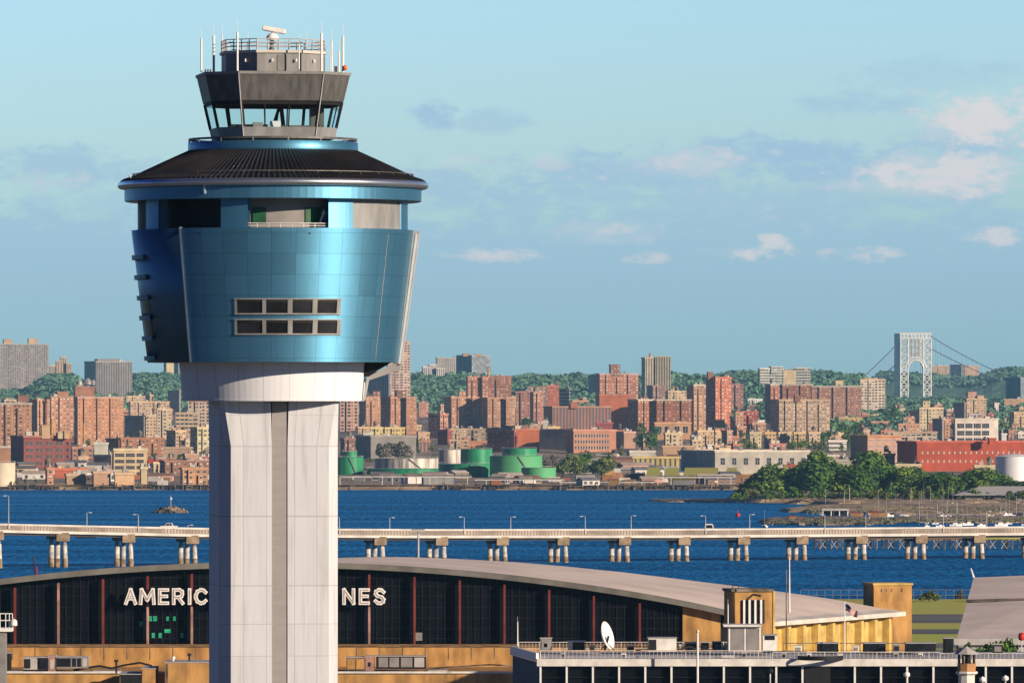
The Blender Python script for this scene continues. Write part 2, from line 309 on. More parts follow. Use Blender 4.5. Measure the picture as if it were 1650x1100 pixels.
def glassmat():
    m, t, b = newmat('cab_glass'); t.nodes.remove(b); o = t.nodes['Material Output']
    tr = nd(t, 'ShaderNodeBsdfTransparent'); tr.inputs[0].default_value = (.86, .95, .96, 1)
    gl = nd(t, 'ShaderNodeBsdfGlossy'); gl.inputs['Roughness'].default_value = .03; gl.inputs[0].default_value = (.8, .9, .9, 1)
    lw = nd(t, 'ShaderNodeLayerWeight'); lw.inputs[0].default_value = .5; fr = nd(t, 'ShaderNodeMath', operation='MULTIPLY_ADD'); t.links.new(mth(t, 'POWER', lw.outputs['Facing'], 4.0), fr.inputs[0]); fr.inputs[1].default_value = .7; fr.inputs[2].default_value = .04; mxs = nd(t, 'ShaderNodeMixShader')
    t.links.new(fr.outputs[0], mxs.inputs[0]); t.links.new(tr.outputs[0], mxs.inputs[1]); t.links.new(gl.outputs[0], mxs.inputs[2]); t.links.new(mxs.outputs[0], o.inputs[0])
    return m
M['glass'] = glassmat()
def watermat():
    m, t, b = newmat('river_water'); tcn = nd(t, 'ShaderNodeTexCoord')
    mp = nd(t, 'ShaderNodeMapping'); t.links.new(tcn.outputs['Object'], mp.inputs[0]); mp.inputs['Scale'].default_value = (1.2, .16, 1)
    n1 = nois(t, mp.outputs[0], .35, 8, .65)
    mp2 = nd(t, 'ShaderNodeMapping'); t.links.new(tcn.outputs['Object'], mp2.inputs[0]); mp2.inputs['Scale'].default_value = (.0014, .014, 1)
    n2 = nois(t, mp2.outputs[0], 1.0, 6, .55)
    wb = mixc(t, sstep(t, n2.outputs[0], .3, .72), (.001, .055, .19), (.002, .15, .46))
    t.links.new(mixc(t, sstep(t, n1.outputs[0], .42, .68), wb, (.006, .21, .55)), b.inputs['Base Color'])
    b.inputs['Roughness'].default_value = .8; b.inputs['Specular IOR Level'].default_value = 0
    bp = nd(t, 'ShaderNodeBump'); bp.inputs['Strength'].default_value = 1.0; bp.inputs['Distance'].default_value = 2.2
    t.links.new(n1.outputs[0], bp.inputs['Height']); t.links.new(bp.outputs[0], b.inputs['Normal'])
    gl = nd(t, 'ShaderNodeBsdfGlossy'); gl.inputs['Roughness'].default_value = .22; gl.inputs[0].default_value = (.5, .8, 1, 1); t.links.new(bp.outputs[0], gl.inputs['Normal'])
    ms = nd(t, 'ShaderNodeMixShader'); t.links.new(mth(t, 'ADD', .03, mth(t, 'MULTIPLY', sstep(t, n2.outputs[0], .4, .75), .10)), ms.inputs[0]); t.links.new(b.outputs[0], ms.inputs[1]); t.links.new(gl.outputs[0], ms.inputs[2])
    t.links.new(ms.outputs[0], t.nodes['Material Output'].inputs[0])
    return m
M['water'] = watermat()
# ---------------------------------------------------------------- ground, water, hills
def interp(tab, x):
    if x <= tab[0][0]: return tab[0][1]
    for (a, va), (b, vb) in zip(tab, tab[1:]):
        if x <= b: return va+(vb-va)*(x-a)/(b-a)
    return tab[-1][1]
PROF = [(4150,2.6),(4600,3.4),(5000,6),(5600,9),(6200,14),(7000,22),(8500,34),(9500,45)]
SKY = [(-900,640),(-60,640),(40,638),(66,620),(80,612),(118,612),(132,622),(198,624),(212,615),(232,612),(262,611),(290,616),(550,622),(655,616),(672,611),(700,613),(745,608),
       (792,617),(830,616),(858,611),(900,616),(930,613),(960,614),(1080,610),(1115,611),(1160,613),(1200,607),(1240,610),(1310,607),(1350,610),(1384,609),(1404,612),(2500,608)]
SKY2 = [(1300,612),(1400,610),(1440,609),(1500,615),(1575,616),(1600,608),(1625,604),(1650,603),(2500,603)]
def sm(a, b, x):
    t = min(1, max(0, (x-a)/(b-a))); return t*t*(3-2*t)
def TZ(px, Y):
    base = interp(PROF, Y)
    rz = H+(HY-interp(SKY, px))*11000/F
    k = sm(8800, 11000, Y); hillz = base*(1-k)+rz*k
    if Y > 11000: hillz = rz - (Y-11000)*.006
    flat = min(base, 47) if Y < 12300 else 47+(H+(HY-interp(SKY2, px))*13500/F-47)*sm(12300, 13500, Y)
    q = sm(1385, 1425, px)
    z = hillz*(1-q)+flat*q
    n = noise.noise(Vector((px*.02, Y*.0015, 0)))*interp([(4150,0),(5000,1.0),(9500,4),(14000,4)], Y)
    return z+n
def struct(o): o['kind'] = 'structure'; return o
mb = MB(); nx, ny = 330, 150
Ys = [4150*(14200/4150.)**(j/ny) for j in range(ny+1)]
vs = []; fs = []
for Y in Ys:
    for i in range(nx+1):
        px = -1500+4800*i/nx; z = TZ(px, Y)
        if Y > 9000: z += (noise.noise(Vector((px*.35, Y*.012, 3)))+.5*noise.noise(Vector((px*.9, Y*.03, 5))))*4.0*sm(9000, 10000, Y)
        vs.append((XP(px, Y), Y, z))
for j in range(ny):
    for i in range(nx):
        a = j*(nx+1)+i; fs.append((a, a+1, a+nx+2, a+nx+1))
split = [j for j, Y in enumerate(Ys) if Y > 9000][0]
me_c = MB(); me_c.v = [Vector(p) for p in vs]; me_c.f = [f for k, f in enumerate(fs) if k//nx < split]; me_c.uv = [[(0,0)]*4]*len(me_c.f); me_c.mi = [0]*len(me_c.f)
struct(me_c.build('far_shore_ground', M['cityg']))
me_h = MB(); me_h.v = [Vector(p) for p in vs]; me_h.f = [f for k, f in enumerate(fs) if k//nx >= split]; me_h.uv = [[(0,0)]*4]*len(me_h.f); me_h.mi = [0]*len(me_h.f)
struct(me_h.build('hills', M['hill']))
# quay face of the far shore: rough riprap and timber bulkhead
q = MB()
px = -1500
while px < 3300:
    wpx = rnd.uniform(5, 22); zt = 2.7+rnd.uniform(-.3, .4); yy = 4142-rnd.uniform(0, 8)
    q.add([(XP(px, 4150), yy, -1), (XP(px+wpx, 4150), yy, -1), (XP(px+wpx, 4150), 4155, zt), (XP(px, 4150), 4155, zt+rnd.uniform(-.3,.3))], [(0,1,2,3)])
    px += wpx
struct(q.build('far_embankment', M['mud']))
wt = MB().box(-7000, 7000, -300, 4400, -1.0, 0.0); struct(wt.build('water', M['water']))
# airfield land on this side: an irregular shoreline near 1730 m
ln = MB(); pts = []
for i in range(121):
    X = -3000+50*i; pts.append((X, 1735+6*noise.noise(Vector((X*.02, 0, 0)))+2*noise.noise(Vector((X*.1, 3, 0)))))
vs = [(x, y, 2.5) for x, y in pts]+[(x, -280, 2.5) for x, y in pts]; n = len(pts)
ln.add(vs, [(i, i+1, n+i+1, n+i) for i in range(n-1)])
ln.add([(x, y, 2.5) for x, y in pts]+[(x, y+7, -.6) for x, y in pts], [(i, i+1, n+i+1, n+i) for i in range(n-1)])
struct(ln.build('airfield_grass', M['grass']))
for i, (ya, yb) in enumerate(((989, 1003), (1013, 1021), (1036, 1044))):
    Y0, Y1 = YG(yb, 2.5), YG(ya, 2.5)
    struct(MB().box(-3000, 3000, Y0, Y1, 2.3, 2.504).build('taxiway', M['asphalt']))
struct(MB().box(-3000, 3000, -280, YG(1046, 2.5), 2.3, 2.505).build('apron', M['asphalt']))
# ---------------------------------------------------------------- control tower (photo pixels about its own axis, scaled to metres)
TY = 460.0; s = S(TY); TX = XP(440, TY)
tower = thing('control_tower', (TX, TY, 2.5), 'tall airport control tower with white concrete shaft and blue curved metal drum', 'control tower')
def tz(py): return ZP(py, TY)-2.5
def rot(p, a):
    c, sn = math.cos(R(a)), math.sin(R(a)); return (p[0]*c-p[1]*sn, p[0]*sn+p[1]*c)
def csq(D, wd, a=8.2):   # square of half depth D with its corners cut, flat half width wd, turned by a
    pts = [(-wd,-D),(wd,-D),(D,-wd),(D,wd),(wd,D),(-wd,D),(-D,wd),(-D,-wd)]
    return [tuple(k*s for k in rot(p, a)) for p in pts]
def scl(pts, k): return [(x*k, y*k) for x, y in pts]
SR = 8.2
zb = tz(650+ (H-2.5)/s)          # ground
# shaft: storey-high panel rings, chamfers closing near the top
rings = [1800,1640,1480,1360,1240,1165,1110,1053,1002,941,830,718,668,640]
def shaft_poly(py, D=95.5, a=SR):
    cut = 17 if py >= 718 else 17-(718-py)/78*12.5
    return csq(D, D-cut)
mb = MB()
for a, b in zip(rings, rings[1:]):
    pa, pb = shaft_poly(a), shaft_poly(b)
    n = 8; za, zb2 = tz(a), tz(b)
    vs = [(x, y, za) for x, y in pa]+[(x, y, zb2) for x, y in pb]; f = []; uv = []
    for i in range(8):
        j = (i+1) % 8
        if i == 0:   # front face split round the recessed stripe
            def lerp(P0, P1, t): return (P0[0]+(P1[0]-P0[0])*t, P0[1]+(P1[1]-P0[1])*t)
            for t0, t1, cells in ((0, .420, 1), (.580, 1, 1)):
                A, B_, C_, D_ = lerp(pa[0], pa[1], t0), lerp(pa[0], pa[1], t1), lerp(pb[0], pb[1], t1), lerp(pb[0], pb[1], t0)
                xs = [0, .31, .87, 1] if t0 == 0 else [0, .17, .72, 1]
                for u0, u1 in zip(xs, xs[1:]):
                    k = len(vs)
                    a_, b_, c_, d_ = lerp(A, B_, u0), lerp(A, B_, u1), lerp(D_, C_, u1), lerp(D_, C_, u0)
                    vs += [(a_[0], a_[1], za), (b_[0], b_[1], za), (c_[0], c_[1], zb2), (d_[0], d_[1], zb2)]
                    f.append((k, k+1, k+2, k+3)); e = hash((py_ := a, round(u0*9), t0)) % 7; uv.append([(e, 0), (e+1, 0), (e+1, 1), (e, 1)])
        else:
            m_ = 2 if i in (2, 6) else 1
            f.append((i, j, 8+j, 8+i)); uv.append([(i*3, a % 5), (i*3+m_, a % 5), (i*3+m_, a % 5+1), (i*3, a % 5+1)])
    mb.add(vs, f, uv)
mb.build('shaft', M['conc_panel'], tower)
mb = MB()   # ribbed grey stripe set back in the front face
c0 = rot((-12.6, -95.5), SR); c1 = rot((12.6, -95.5), SR); b0 = rot((-12.6, -94), SR); b1 = rot((12.6, -94), SR)
vs = [(x*s, y*s, z) for z in (tz(1800), tz(640)) for x, y in (c0, b0, b1, c1)]
mb.add(vs, [(0,1,5,4),(1,2,6,5),(2,3,7,6)])
mb.build('recessed_stripe', M['dkstripe'], tower)
# collar
mb = MB().lathe([(100*s, tz(646)), (146*s, tz(646)), (146.5*s, tz(643.5)), (146.2*s, tz(643)), (151.5*s, tz(580))], 96, cells=(16, (tz(583)-tz(647))*1.02))
mb.build('collar', M['collar_panel'], tower)
# drum
def rd(py): return (231-(py-372)/(584-372)*26)*s
PZ = (tz(372)-tz(584))/6.4
mb = MB().lathe([(rd(584)-.25, tz(584)+.1), (rd(584), tz(584)), (rd(372), tz(372)), (rd(372)-.5, tz(371.5)), (rd(372)-.5, tz(376))], 84, -38, 79, cells=(9.8, PZ))
drum = mb.build('drum_cladding', M['blue'], tower)
for p in drum.data.polygons: p.use_smooth = True
try:
    drum.data.set_sharp_from_angle(angle=R(30))
except Exception: pass
k = 3.0*s
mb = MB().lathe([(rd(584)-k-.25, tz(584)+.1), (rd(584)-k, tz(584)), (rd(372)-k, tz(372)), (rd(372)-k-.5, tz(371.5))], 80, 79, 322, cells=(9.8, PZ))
mb.build('rear_drum_cladding', M['drum_shade'], tower, True)
MB().lathe([(60*s, tz(586)), (rd(584)-.2, tz(583))], 96).build('soffit', M['grey'], tower)
MB().lathe([(60*s, tz(374)), (rd(372)-.45, tz(374))], 96).build('gallery_floor', M['grey'], tower)
def pol(a, r, z): return (r*math.sin(R(a)), -r*math.cos(R(a)), z)
# seam fin on the left, wide white fin and bracket on the right
mb = MB()
def plate(mb, a, pts, th):   # pts (r, z) in the radial plane at angle a
    t = Vector((math.cos(R(a)), math.sin(R(a)), 0))*th/2; n = len(pts)
    vs = [Vector(pol(a, r, z))-t for r, z in pts]+[Vector(pol(a, r, z))+t for r, z in pts]
    mb.add(vs, [tuple(range(n)), tuple(range(2*n-1, n-1, -1))]+[(i, n+i, n+(i+1) % n, (i+1) % n) for i in range(n)])
plate(mb, -38, [(rd(584)-.2, tz(584)), (rd(584)+.06, tz(584)), (rd(370)+.06, tz(370)), (rd(370)-.2, tz(370))], .09)
mb.build('seam_fin', M['silver'], tower)
mb = MB(); a = 79.6
plate(mb, a, [(rd(584)-.1, tz(590)), (rd(584)+6.5*s, tz(588)), (rd(372)+10*s, tz(374)), (rd(372)-.1, tz(372))], .22)
plate(mb, a, [(148*s, tz(645)), (155*s, tz(608)), (rd(584)-.1, tz(583)), (rd(584)+6*s, tz(588)), (rd(584)+4*s, tz(596)), (157*s, tz(613)), (151*s, tz(645))], .22)
mb.build('side_fin', M['lgrey'], tower)
mb = MB(); plate(mb, a-.5, [(rd(584)+1.5*s, tz(586)), (rd(584)+4.5*s, tz(586)), (rd(378)+7.5*s, tz(378)), (rd(378)+4.5*s, tz(378))], .12)
mb.build('fin_edge_strip', M['white'], tower)
mb = MB(); plate(mb, a+1.5, [(152*s, tz(607)), (152*s, tz(584)), (rd(584)-.5, tz(584))], .6); mb.build('bracket_shade', M['dark'], tower)  # black wedge plate, underside shade of the drum painted as its colour
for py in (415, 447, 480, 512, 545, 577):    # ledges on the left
    MB().lathe([(rd(py)-k, tz(py+4)), (rd(py)+1.5*s, tz(py+4)), (rd(py)+2*s, tz(py-3)), (rd(py)-k, tz(py-3))], 20, -112, -64).build('ledge', M['drum_shade'], tower)
for py0, py1 in ((486, 505), (516, 542)):
    o = MB().lathe([(rd(py1)-k+.02, tz(py1)), (rd(py0)-k+.02, tz(py0))], 16, -104, -66).build('side_window', M['darkglass'], tower)
# the two bands of front windows: sunk boxes, each with mullions
def xa(px, py): return math.degrees(math.asin(max(-1, min(1, (px-440)*s/rd(py)))))
for ya, yb in ((484.5, 508), (517, 540)):
    fr = MB()
    xs = [386.5, 390, 430, 436, 470, 477.5, 509, 516.5, 547, 553]
    for q in range(4):
        a0, a1 = xa(xs[1+2*q], ya), xa(xs[2+2*q], ya)
        w_ = MB().lathe([(rd(yb)-.02+.035, tz(yb-1.0)), (rd(ya)-.02+.035, tz(ya+1.0))], 6, a0, a1).build('window', M['darkglass'], tower)
        v = MB().lathe([(rd(ya)-.02+.05, tz(ya+5)), (rd(ya)-.02+.05, tz(ya+1.0))], 6, a0, a1).build('blind', M['dark'], w_)
    for q in range(5):
        a0, a1 = xa(xs[2*q], ya), xa(xs[2*q+1], ya)
        fr.lathe([(rd(yb)-.1, tz(yb)), (rd(yb)+.09, tz(yb)), (rd(ya)+.09, tz(ya)), (rd(ya)-.1, tz(ya))], 3, a0, a1, closed=True)
    fr.lathe([(rd(yb)-.1, tz(yb+1.2)), (rd(yb)+.12, tz(yb+1.2)), (rd(yb)+.12, tz(yb-1)), (rd(yb)-.1, tz(yb-1))], 16, xa(385.5, ya), xa(554, ya), closed=True)
    fr.lathe([(rd(ya)-.1, tz(ya+1)), (rd(ya)+.12, tz(ya+1)), (rd(ya)+.12, tz(ya-1)), (rd(ya)-.1, tz(ya-1))], 16, xa(385.5, ya), xa(554, ya), closed=True)
    fr.build('window_frame', M['cablight'], tower)
mb = MB()
for px_, py_ in ((505, 381), (330, 381)):
    a_ = xa(px_, py_); MB().tube(pol(a_, rd(py_)-.1, tz(py_)), pol(a_, rd(py_)+.04, tz(py_)), .05, 8).build('drain_spout', M['dark'], tower)

# cable conduit wandering down the right of the drum
mb = MB(); pts = []
for i, py in enumerate(range(380, 585, 8)):
    a_ = xa(628-(py-372)/212*22+rnd.uniform(-.6, .6), py); pts.append(pol(a_, rd(py)+.03, tz(py)))
mb.path(pts, .022, 4); mb.build('conduit', M['lgrey'], tower)
# gallery level
GR = 219*s
for i in range(8):
    c_ = -60.4+45.9*i if i < 4 else (-60.4+45.9*3)+46.05*(i-3)
    hw = 5.9
    MB().lathe([(GR-.7, tz(373)), (GR, tz(373)), (GR, tz(322)), (GR-.7, tz(322))], 6, c_-hw, c_+hw, cells=(hw, 40), closed=True).build('gallery_pier', M['blue'], tower, False)
MB().lathe([(GR-.12, tz(373)), (GR-.12, tz(322))], 14, 37.5, 71.8).build('louvre_panel', M['cablight'], tower)
MB().lathe([(GR-.12, tz(373)), (GR-.12, tz(322))], 14, -88, -67).build('dark_screen', M['dark'], tower)
MB().lathe([(186*s, tz(374)), (186*s, tz(318))], 18, -14, 34).build('gallery_core', M['grey'], tower, True)
MB().lathe([(170*s, tz(374)), (170*s, tz(318))], 60).build('gallery_shadow_wall', M['dark'], tower, True)  # black colour paints the shadow inside the gallery openings
for px0, px1 in ((414, 435), (497, 521)):
    a0, a1 = math.degrees(math.asin((px0-440)*s/(187*s))), math.degrees(math.asin((px1-440)*s/(187*s)))
    MB().lathe([(188*s, tz(364)), (188*s, tz(339))], 5, a0, a1).build('green_shutter', M['green'], tower)
mb = MB()
for z_ in (364.5, 368.5): mb.path([pol(a_, GR-.25, tz(z_)) for a_ in range(-10, 27, 3)], .03, 5)
for a_ in range(-10, 27, 5): mb.tube(pol(a_, GR-.25, tz(373)), pol(a_, GR-.25, tz(364.5)), .025, 5)
mb.build('gallery_rail', M['rail'], tower)
mb = MB().path([pol(24, GR-.9, tz(373)), pol(24.5, GR-.8, tz(358)), pol(25.5, GR-.7, tz(348))], .07, 6); mb.tube(pol(25.5, GR-.7, tz(350)), pol(25.5, GR-.7, tz(343)), .16, 8, .05); mb.build('gallery_lamp', M['white'], tower)
# eaves
MB().lathe([(200*s, tz(320)), (236*s, tz(326)), (239*s, tz(325)), (239.5*s, tz(306)), (236*s, tz(304))], 120, cells=(7.2, 9)).build('eaves_band', M['blue'], tower, False)
pr = [(236*s, tz(305))]
for i in range(9):
    t = -90+i*22.5; pr.append((244*s+6.5*s*math.cos(R(t)), tz(299.5)+6.0*s*math.sin(R(t))))
MB().lathe(pr+[(238*s, tz(293))], 120).build('gutter', M['silver'], tower, True)
# seamed cone roof
mb = MB(); N = 176; prof = [(246, 295.0), (241, 291.5), (228, 287.5), (180, 265), (134, 243)]
vs = []; fs = []
for i in range(N*4):
    t = 2*math.pi*i/(N*4); up = .09 if i % 4 == 0 else (.045 if i % 4 == 3 else 0.)
    for r, py in prof: vs.append((r*s*math.sin(t), -r*s*math.cos(t), tz(py)+up*(1 if r > 140 else .5)))
K = len(prof)
for i in range(N*4):
    j = (i+1) % (N*4)
    for q in range(K-1): fs.append((i*K+q, j*K+q, j*K+q+1, i*K+q+1))
mb.add(vs, fs); mb.build('cone_roof', M['roofm'], tower)
mb = MB(); pts = [pol(a_, 226*s, tz(281.5)) for a_ in range(-180, 181, 5)]
mb.path(pts, .035, 4)
for a_ in range(-180, 180, 10): mb.tube(pol(a_, 226*s, tz(286)), pol(a_, 226*s, tz(281)), .03, 4)
mb.build('roof_safety_wire', M['cab'], tower)
mb = MB().tube(pol(-68, 240*s, tz(292)), pol(-69, 245*s, tz(284)), .04, 5); mb.build('lightning_rod', M['rail'], tower)
mb = MB().path([pol(-25, 241*s, tz(302)), pol(-25, 242*s, tz(309)), pol(-25, 240*s, tz(318))], .09, 6); mb.build('downpipe', M['silver'], tower)
MB().lathe([(132*s, tz(247)), (136*s, tz(247)), (137*s, tz(245)), (137*s, tz(231)), (133*s, tz(230)), (100*s, tz(229))], 96, cells=(12, 30)).build('upper_ring', M['blue'], tower, True)
MB().lathe([(134*s, tz(227.5)), (136*s, tz(227.5)), (136*s, tz(224)), (134*s, tz(224))], 96, closed=True).build('catwalk_rail', M['cab'], tower)
for a_ in range(-180, 180, 24): MB().tube(pol(a_, 135*s, tz(231)), pol(a_, 135*s, tz(225)), .06, 5).build('catwalk_post', M['cab'], tower)
# cab
def cabpoly(py, off=0):
    t = (222-py)/(222-122.0); D = 94+(117-94)*t; wd = 58+(68.4-58)*t
    return csq(D+off, wd+off*.42)
def band(ya, yb, o1=0, o2=None, inner=None):
    return (cabpoly(ya, o1), cabpoly(yb, o1))
def ringwall(mb, ya, yb, off=0, th=6, uvc=None):
    a_, b_ = cabpoly(ya, off), cabpoly(yb, off); ai, bi = cabpoly(ya, off-th), cabpoly(yb, off-th)
    vs = [(x, y, tz(ya)) for x, y in a_]+[(x, y, tz(yb)) for x, y in b_]+[(x, y, tz(ya)) for x, y in ai]+[(x, y, tz(yb)) for x, y in bi]
    fs = []
    for i in range(8):
        j = (i+1) % 8
        fs += [(i, j, 8+j, 8+i), (16+j, 16+i, 24+i, 24+j), (i, 16+i, 16+j, j), (8+i, 8+j, 24+j, 24+i)]
    mb.add(vs, fs)
mb = MB(); ringwall(mb, 226, 208); mb.build('cab_sill', M['cablight'], tower)
mb = MB(); ringwall(mb, 166, 123, th=5); mb.build('cab_fascia', M['cab'], tower)
mb = MB(); ringwall(mb, 124.5, 120, 1.5, 8); mb.build('cab_roof_edge', M['cablight'], tower)
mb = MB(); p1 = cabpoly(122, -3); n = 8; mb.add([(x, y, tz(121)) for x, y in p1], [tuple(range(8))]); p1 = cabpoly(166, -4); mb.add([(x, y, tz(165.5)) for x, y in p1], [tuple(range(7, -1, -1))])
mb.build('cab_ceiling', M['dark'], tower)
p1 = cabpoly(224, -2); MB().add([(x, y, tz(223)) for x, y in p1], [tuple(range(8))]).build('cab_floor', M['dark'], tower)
# black strip above the glass, shade put into its colour
mb = MB(); ringwall(mb, 172, 166, -1.5, 4); mb.build('window_head_shade', M['dark'], tower)
names = [(0,1,3),(1,2,1),(2,3,3),(3,4,1),(4,5,3),(5,6,1),(6,7,3),(7,0,2)]
lo, hi = cabpoly(208, -2), cabpoly(168, -2)
fr = [[0, .30, .62, 1], [0, 1], [0, .5, 1], [0, 1], [0, .22, .52, .80, 1], [0, 1], [0, 1], [0, .42, 1]]
for i in range(8):
    j = (i+1) % 8
    A, B_, C_, D_ = [Vector((*p, z)) for p, z in ((lo[i], tz(208.5)), (lo[j], tz(208.5)), (hi[j], tz(167)), (hi[i], tz(167)))]
    for u0, u1 in zip(fr[i], fr[i][1:]):
        MB().add([A.lerp(B_, u0), A.lerp(B_, u1), D_.lerp(C_, u1), D_.lerp(C_, u0)], [(0, 1, 2, 3)]).build('cab_window', M['glass'], tower)
        if u0 > 0: MB().tube(A.lerp(B_, u0), D_.lerp(C_, u0), 1.2*s, 6).build('mullion', M['dark'], tower)
    MB().tube(A+Vector((0, 0, 0)), D_, 2.6*s, 6).build('corner_post', M['dark'], tower)
b_, t_ = cabpoly(226, .6), cabpoly(122, .6)
for i in (0, 1):
    MB().tube((*b_[i], tz(226)), (*t_[i], tz(122)), 1.0*s, 5).build('corner_trim', M['lgrey'], tower)
# inside the cab
def inbox(x0, x1, ya, yb, d0, d1, name, m):
    mb = MB(Matrix.Rotation(R(8.2), 4, 'Z')); mb.box(x0*s, x1*s, d0*s, d1*s, tz(yb), tz(ya)); return mb.build(name, m, tower)
inbox(-75, -15, 203, 218, -60, -30, 'console', M['dark']); inbox(-12, 4, 198, 213, -74, -60, 'white_cabinet', M['white'])
inbox(12, 78, 203, 218, -30, 40, 'console', M['cab']); inbox(-40, -24, 200, 214, -70, -60, 'console', M['cablight'])
mb = MB(Matrix.Rotation(R(8.2), 4, 'Z')); mb.tube((-2*s, 0, tz(210)), (12*s, 4*s, tz(168)), .1, 6); mb.tube((18*s, 4*s, tz(210)), (13*s, 4*s, tz(168)), .13, 6); mb.tube((4*s, 4*s, tz(205)), (10*s, 4*s, tz(170)), .08, 6)
mb.build('stair_ladder', M['dark'], tower)
inbox(62, 84, 172, 208, 10, 30, 'roller_blind', M['cab'])
# penthouse on the cab roof
pp = csq(80, 34.6); MB().prism(pp, pp, tz(121), tz(89)).build('penthouse', M['cablight'], tower)
pp = csq(83, 36); MB().prism(pp, pp, tz(89), tz(84.5)).build('penthouse_roof', M['deckw'], tower)
def face_box(x0, x1, ya, yb, D, name, m, parent=tower, th=1.0):
    mb = MB(Matrix.Rotation(R(8.2), 4, 'Z')); mb.box(x0*s, x1*s, -(D+th)*s, -(D-1)*s, tz(yb), tz(ya)); return mb.build(name, m, parent)
dr = face_box(-2, 13, 92, 117, 80, 'door', M['grey']); 
mb = MB(Matrix.Rotation(R(8.2+45), 4, 'Z')); mb.box(8*s, 26*s, -(81)*s, -(79.5)*s, tz(118), tz(92)); mb.build('door', M['cab'], tower)
for x_, y_, D_ in ((-10, -84, 0), (28, -84, 0), (60, -60, 0), (-52, -66, 0)):
    px_, py_ = rot((x_, y_), 8.2); MB().tube((px_*s, py_*s, tz(103)), (px_*s, py_*s, tz(98)), 1.6*s, 8, .8*s).build('bulkhead_light', M['white'], tower)
mb = MB(); pp = csq(80, 34.6)
for zz in (66.5, 72, 78): mb.path([(x, y, tz(zz)) for x, y in pp+pp[:1]], .03, 5)
for i in range(8):
    x0, y0 = pp[i]; x1, y1 = pp[(i+1) % 8]; L = math.hypot(x1-x0, y1-y0); kk = max(1, round(L/(17*s)))
    for q in range(kk):
        t = q/kk; mb.tube((x0+(x1-x0)*t, y0+(y1-y0)*t, tz(86)), (x0+(x1-x0)*t, y0+(y1-y0)*t, tz(66)), .035, 5)
mb.build('roof_railing', M['lgrey'], tower)
# radar
rx = -2*s
rp = MB(); rp.tube((rx, 0, tz(86)), (rx, 0, tz(66)), 3*s, 10); rp.tube((rx, 0, tz(70)), (rx, 0, tz(66)), 7*s, 10, 3*s)
rp.tube((rx-7*s, 0, tz(86)), (rx, 0, tz(72)), 1*s, 5); rp.tube((rx+7*s, 0, tz(86)), (rx, 0, tz(72)), 1*s, 5)
radar = rp.build('radar_pedestal', M['cab'], tower)
MB().lathe([(.01, tz(66)), (9*s, tz(65)), (10.5*s, tz(61)), (8*s, tz(57)), (4*s, tz(54)), (.01, tz(53))], 20, cx=rx+1*s).build('radar_housing', M['white'], radar, True)
mb = MB(Matrix.Translation((rx+3.5*s, 0, tz(48.5))) @ Matrix.Rotation(R(10.5), 4, 'Y'))
mb.tube((-19*s, 0, .2*s), (-17*s, 0, 0), 3*s, 12, 4.3*s); mb.tube((-17*s, 0, 0), (17*s, 0, 0), 4.3*s, 14); mb.tube((17*s, 0, 0), (19*s, 0, 0), 4.3*s, 12, 3*s); mb.box(-18*s, 18*s, -5.5*s, 0, -2.6*s, 3*s)
mb.tube((-1*s, 0, -9*s), (-1*s, 0, 0), 2.5*s, 8)
mb.build('radar_bar', M['white'], radar)
# masts
def mast(px, ya, yb, d, r=1.1, thick=None):
    x = (px-440)*s; y = d*s
    m_ = MB(); m_.tube((x, y, tz(yb)), (x, y, tz(ya+(yb-ya)*.12)), r*1.35*s, 7); m_.tube((x, y, tz(ya+(yb-ya)*.12)), (x, y, tz(ya-12)), .35*s, 5)
    return m_.build('antenna_mast', M['white'], tower)
for a_ in ((326,57,118,-40,1.2),(344,49,118,10,1.5),(357,50,88,20,.7),(386.5,49,122,-108,1.3),(484.5,72,116,-95,.8),(492.5,60,88,30,1.0),(520.5,50,120,-98,1.4),(534,58,118,20,1.0),(547,80,120,-40,1.0),(553,52,120,-20,1.5),(398,62,88,40,.5),(531,84,118,40,.5)): mast(*a_)
MB().lathe([(.01, tz(115)), (3.6*s, tz(114)), (3.8*s, tz(110)), (2*s, tz(107)), (.01, tz(106))], 12, cx=(556.5-440)*s, cy=-25*s).build('obstruction_light', mat('orange_lens', (.7, .16, .04), .4), tower, True)
for px_ in (333, 337, 341, 541, 543.5): MB().tube(((px_-440)*s, -45*s, tz(121)), ((px_-440)*s, -45*s, tz(114 if px_ < 400 else 109)), 1.4*s, 6).build('roof_fitting', M['cab'], tower)
# ---------------------------------------------------------------- the far shore: buildings, each a thing
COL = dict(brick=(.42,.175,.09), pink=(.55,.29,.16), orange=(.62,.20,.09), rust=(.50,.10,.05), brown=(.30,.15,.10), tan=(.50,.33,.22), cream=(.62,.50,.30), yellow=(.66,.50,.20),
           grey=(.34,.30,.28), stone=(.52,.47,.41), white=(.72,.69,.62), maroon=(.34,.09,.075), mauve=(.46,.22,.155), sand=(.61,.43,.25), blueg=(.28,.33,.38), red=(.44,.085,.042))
def YB(yb, px):    # distance at which the ground shows at this height in the photo
    lo, hi = 4150., 10800.
    for _ in range(40):
        m = (lo+hi)/2
        y = HY+(H-TZ(px, m))*F/m
        if y > yb: lo = m
        else: hi = m
    return (lo+hi)/2
BLD = []
def yaw_sf(w_, sf, dmax=40.):
    if sf <= .02: return 0., w_, min(max(w_, 8.), 22.)
    a = 18. if sf < .35 else (32. if sf < .6 else 55.)
    return a, (1-sf)*w_/math.cos(R(a)), sf*w_/math.sin(R(a))
WINMESH = {}
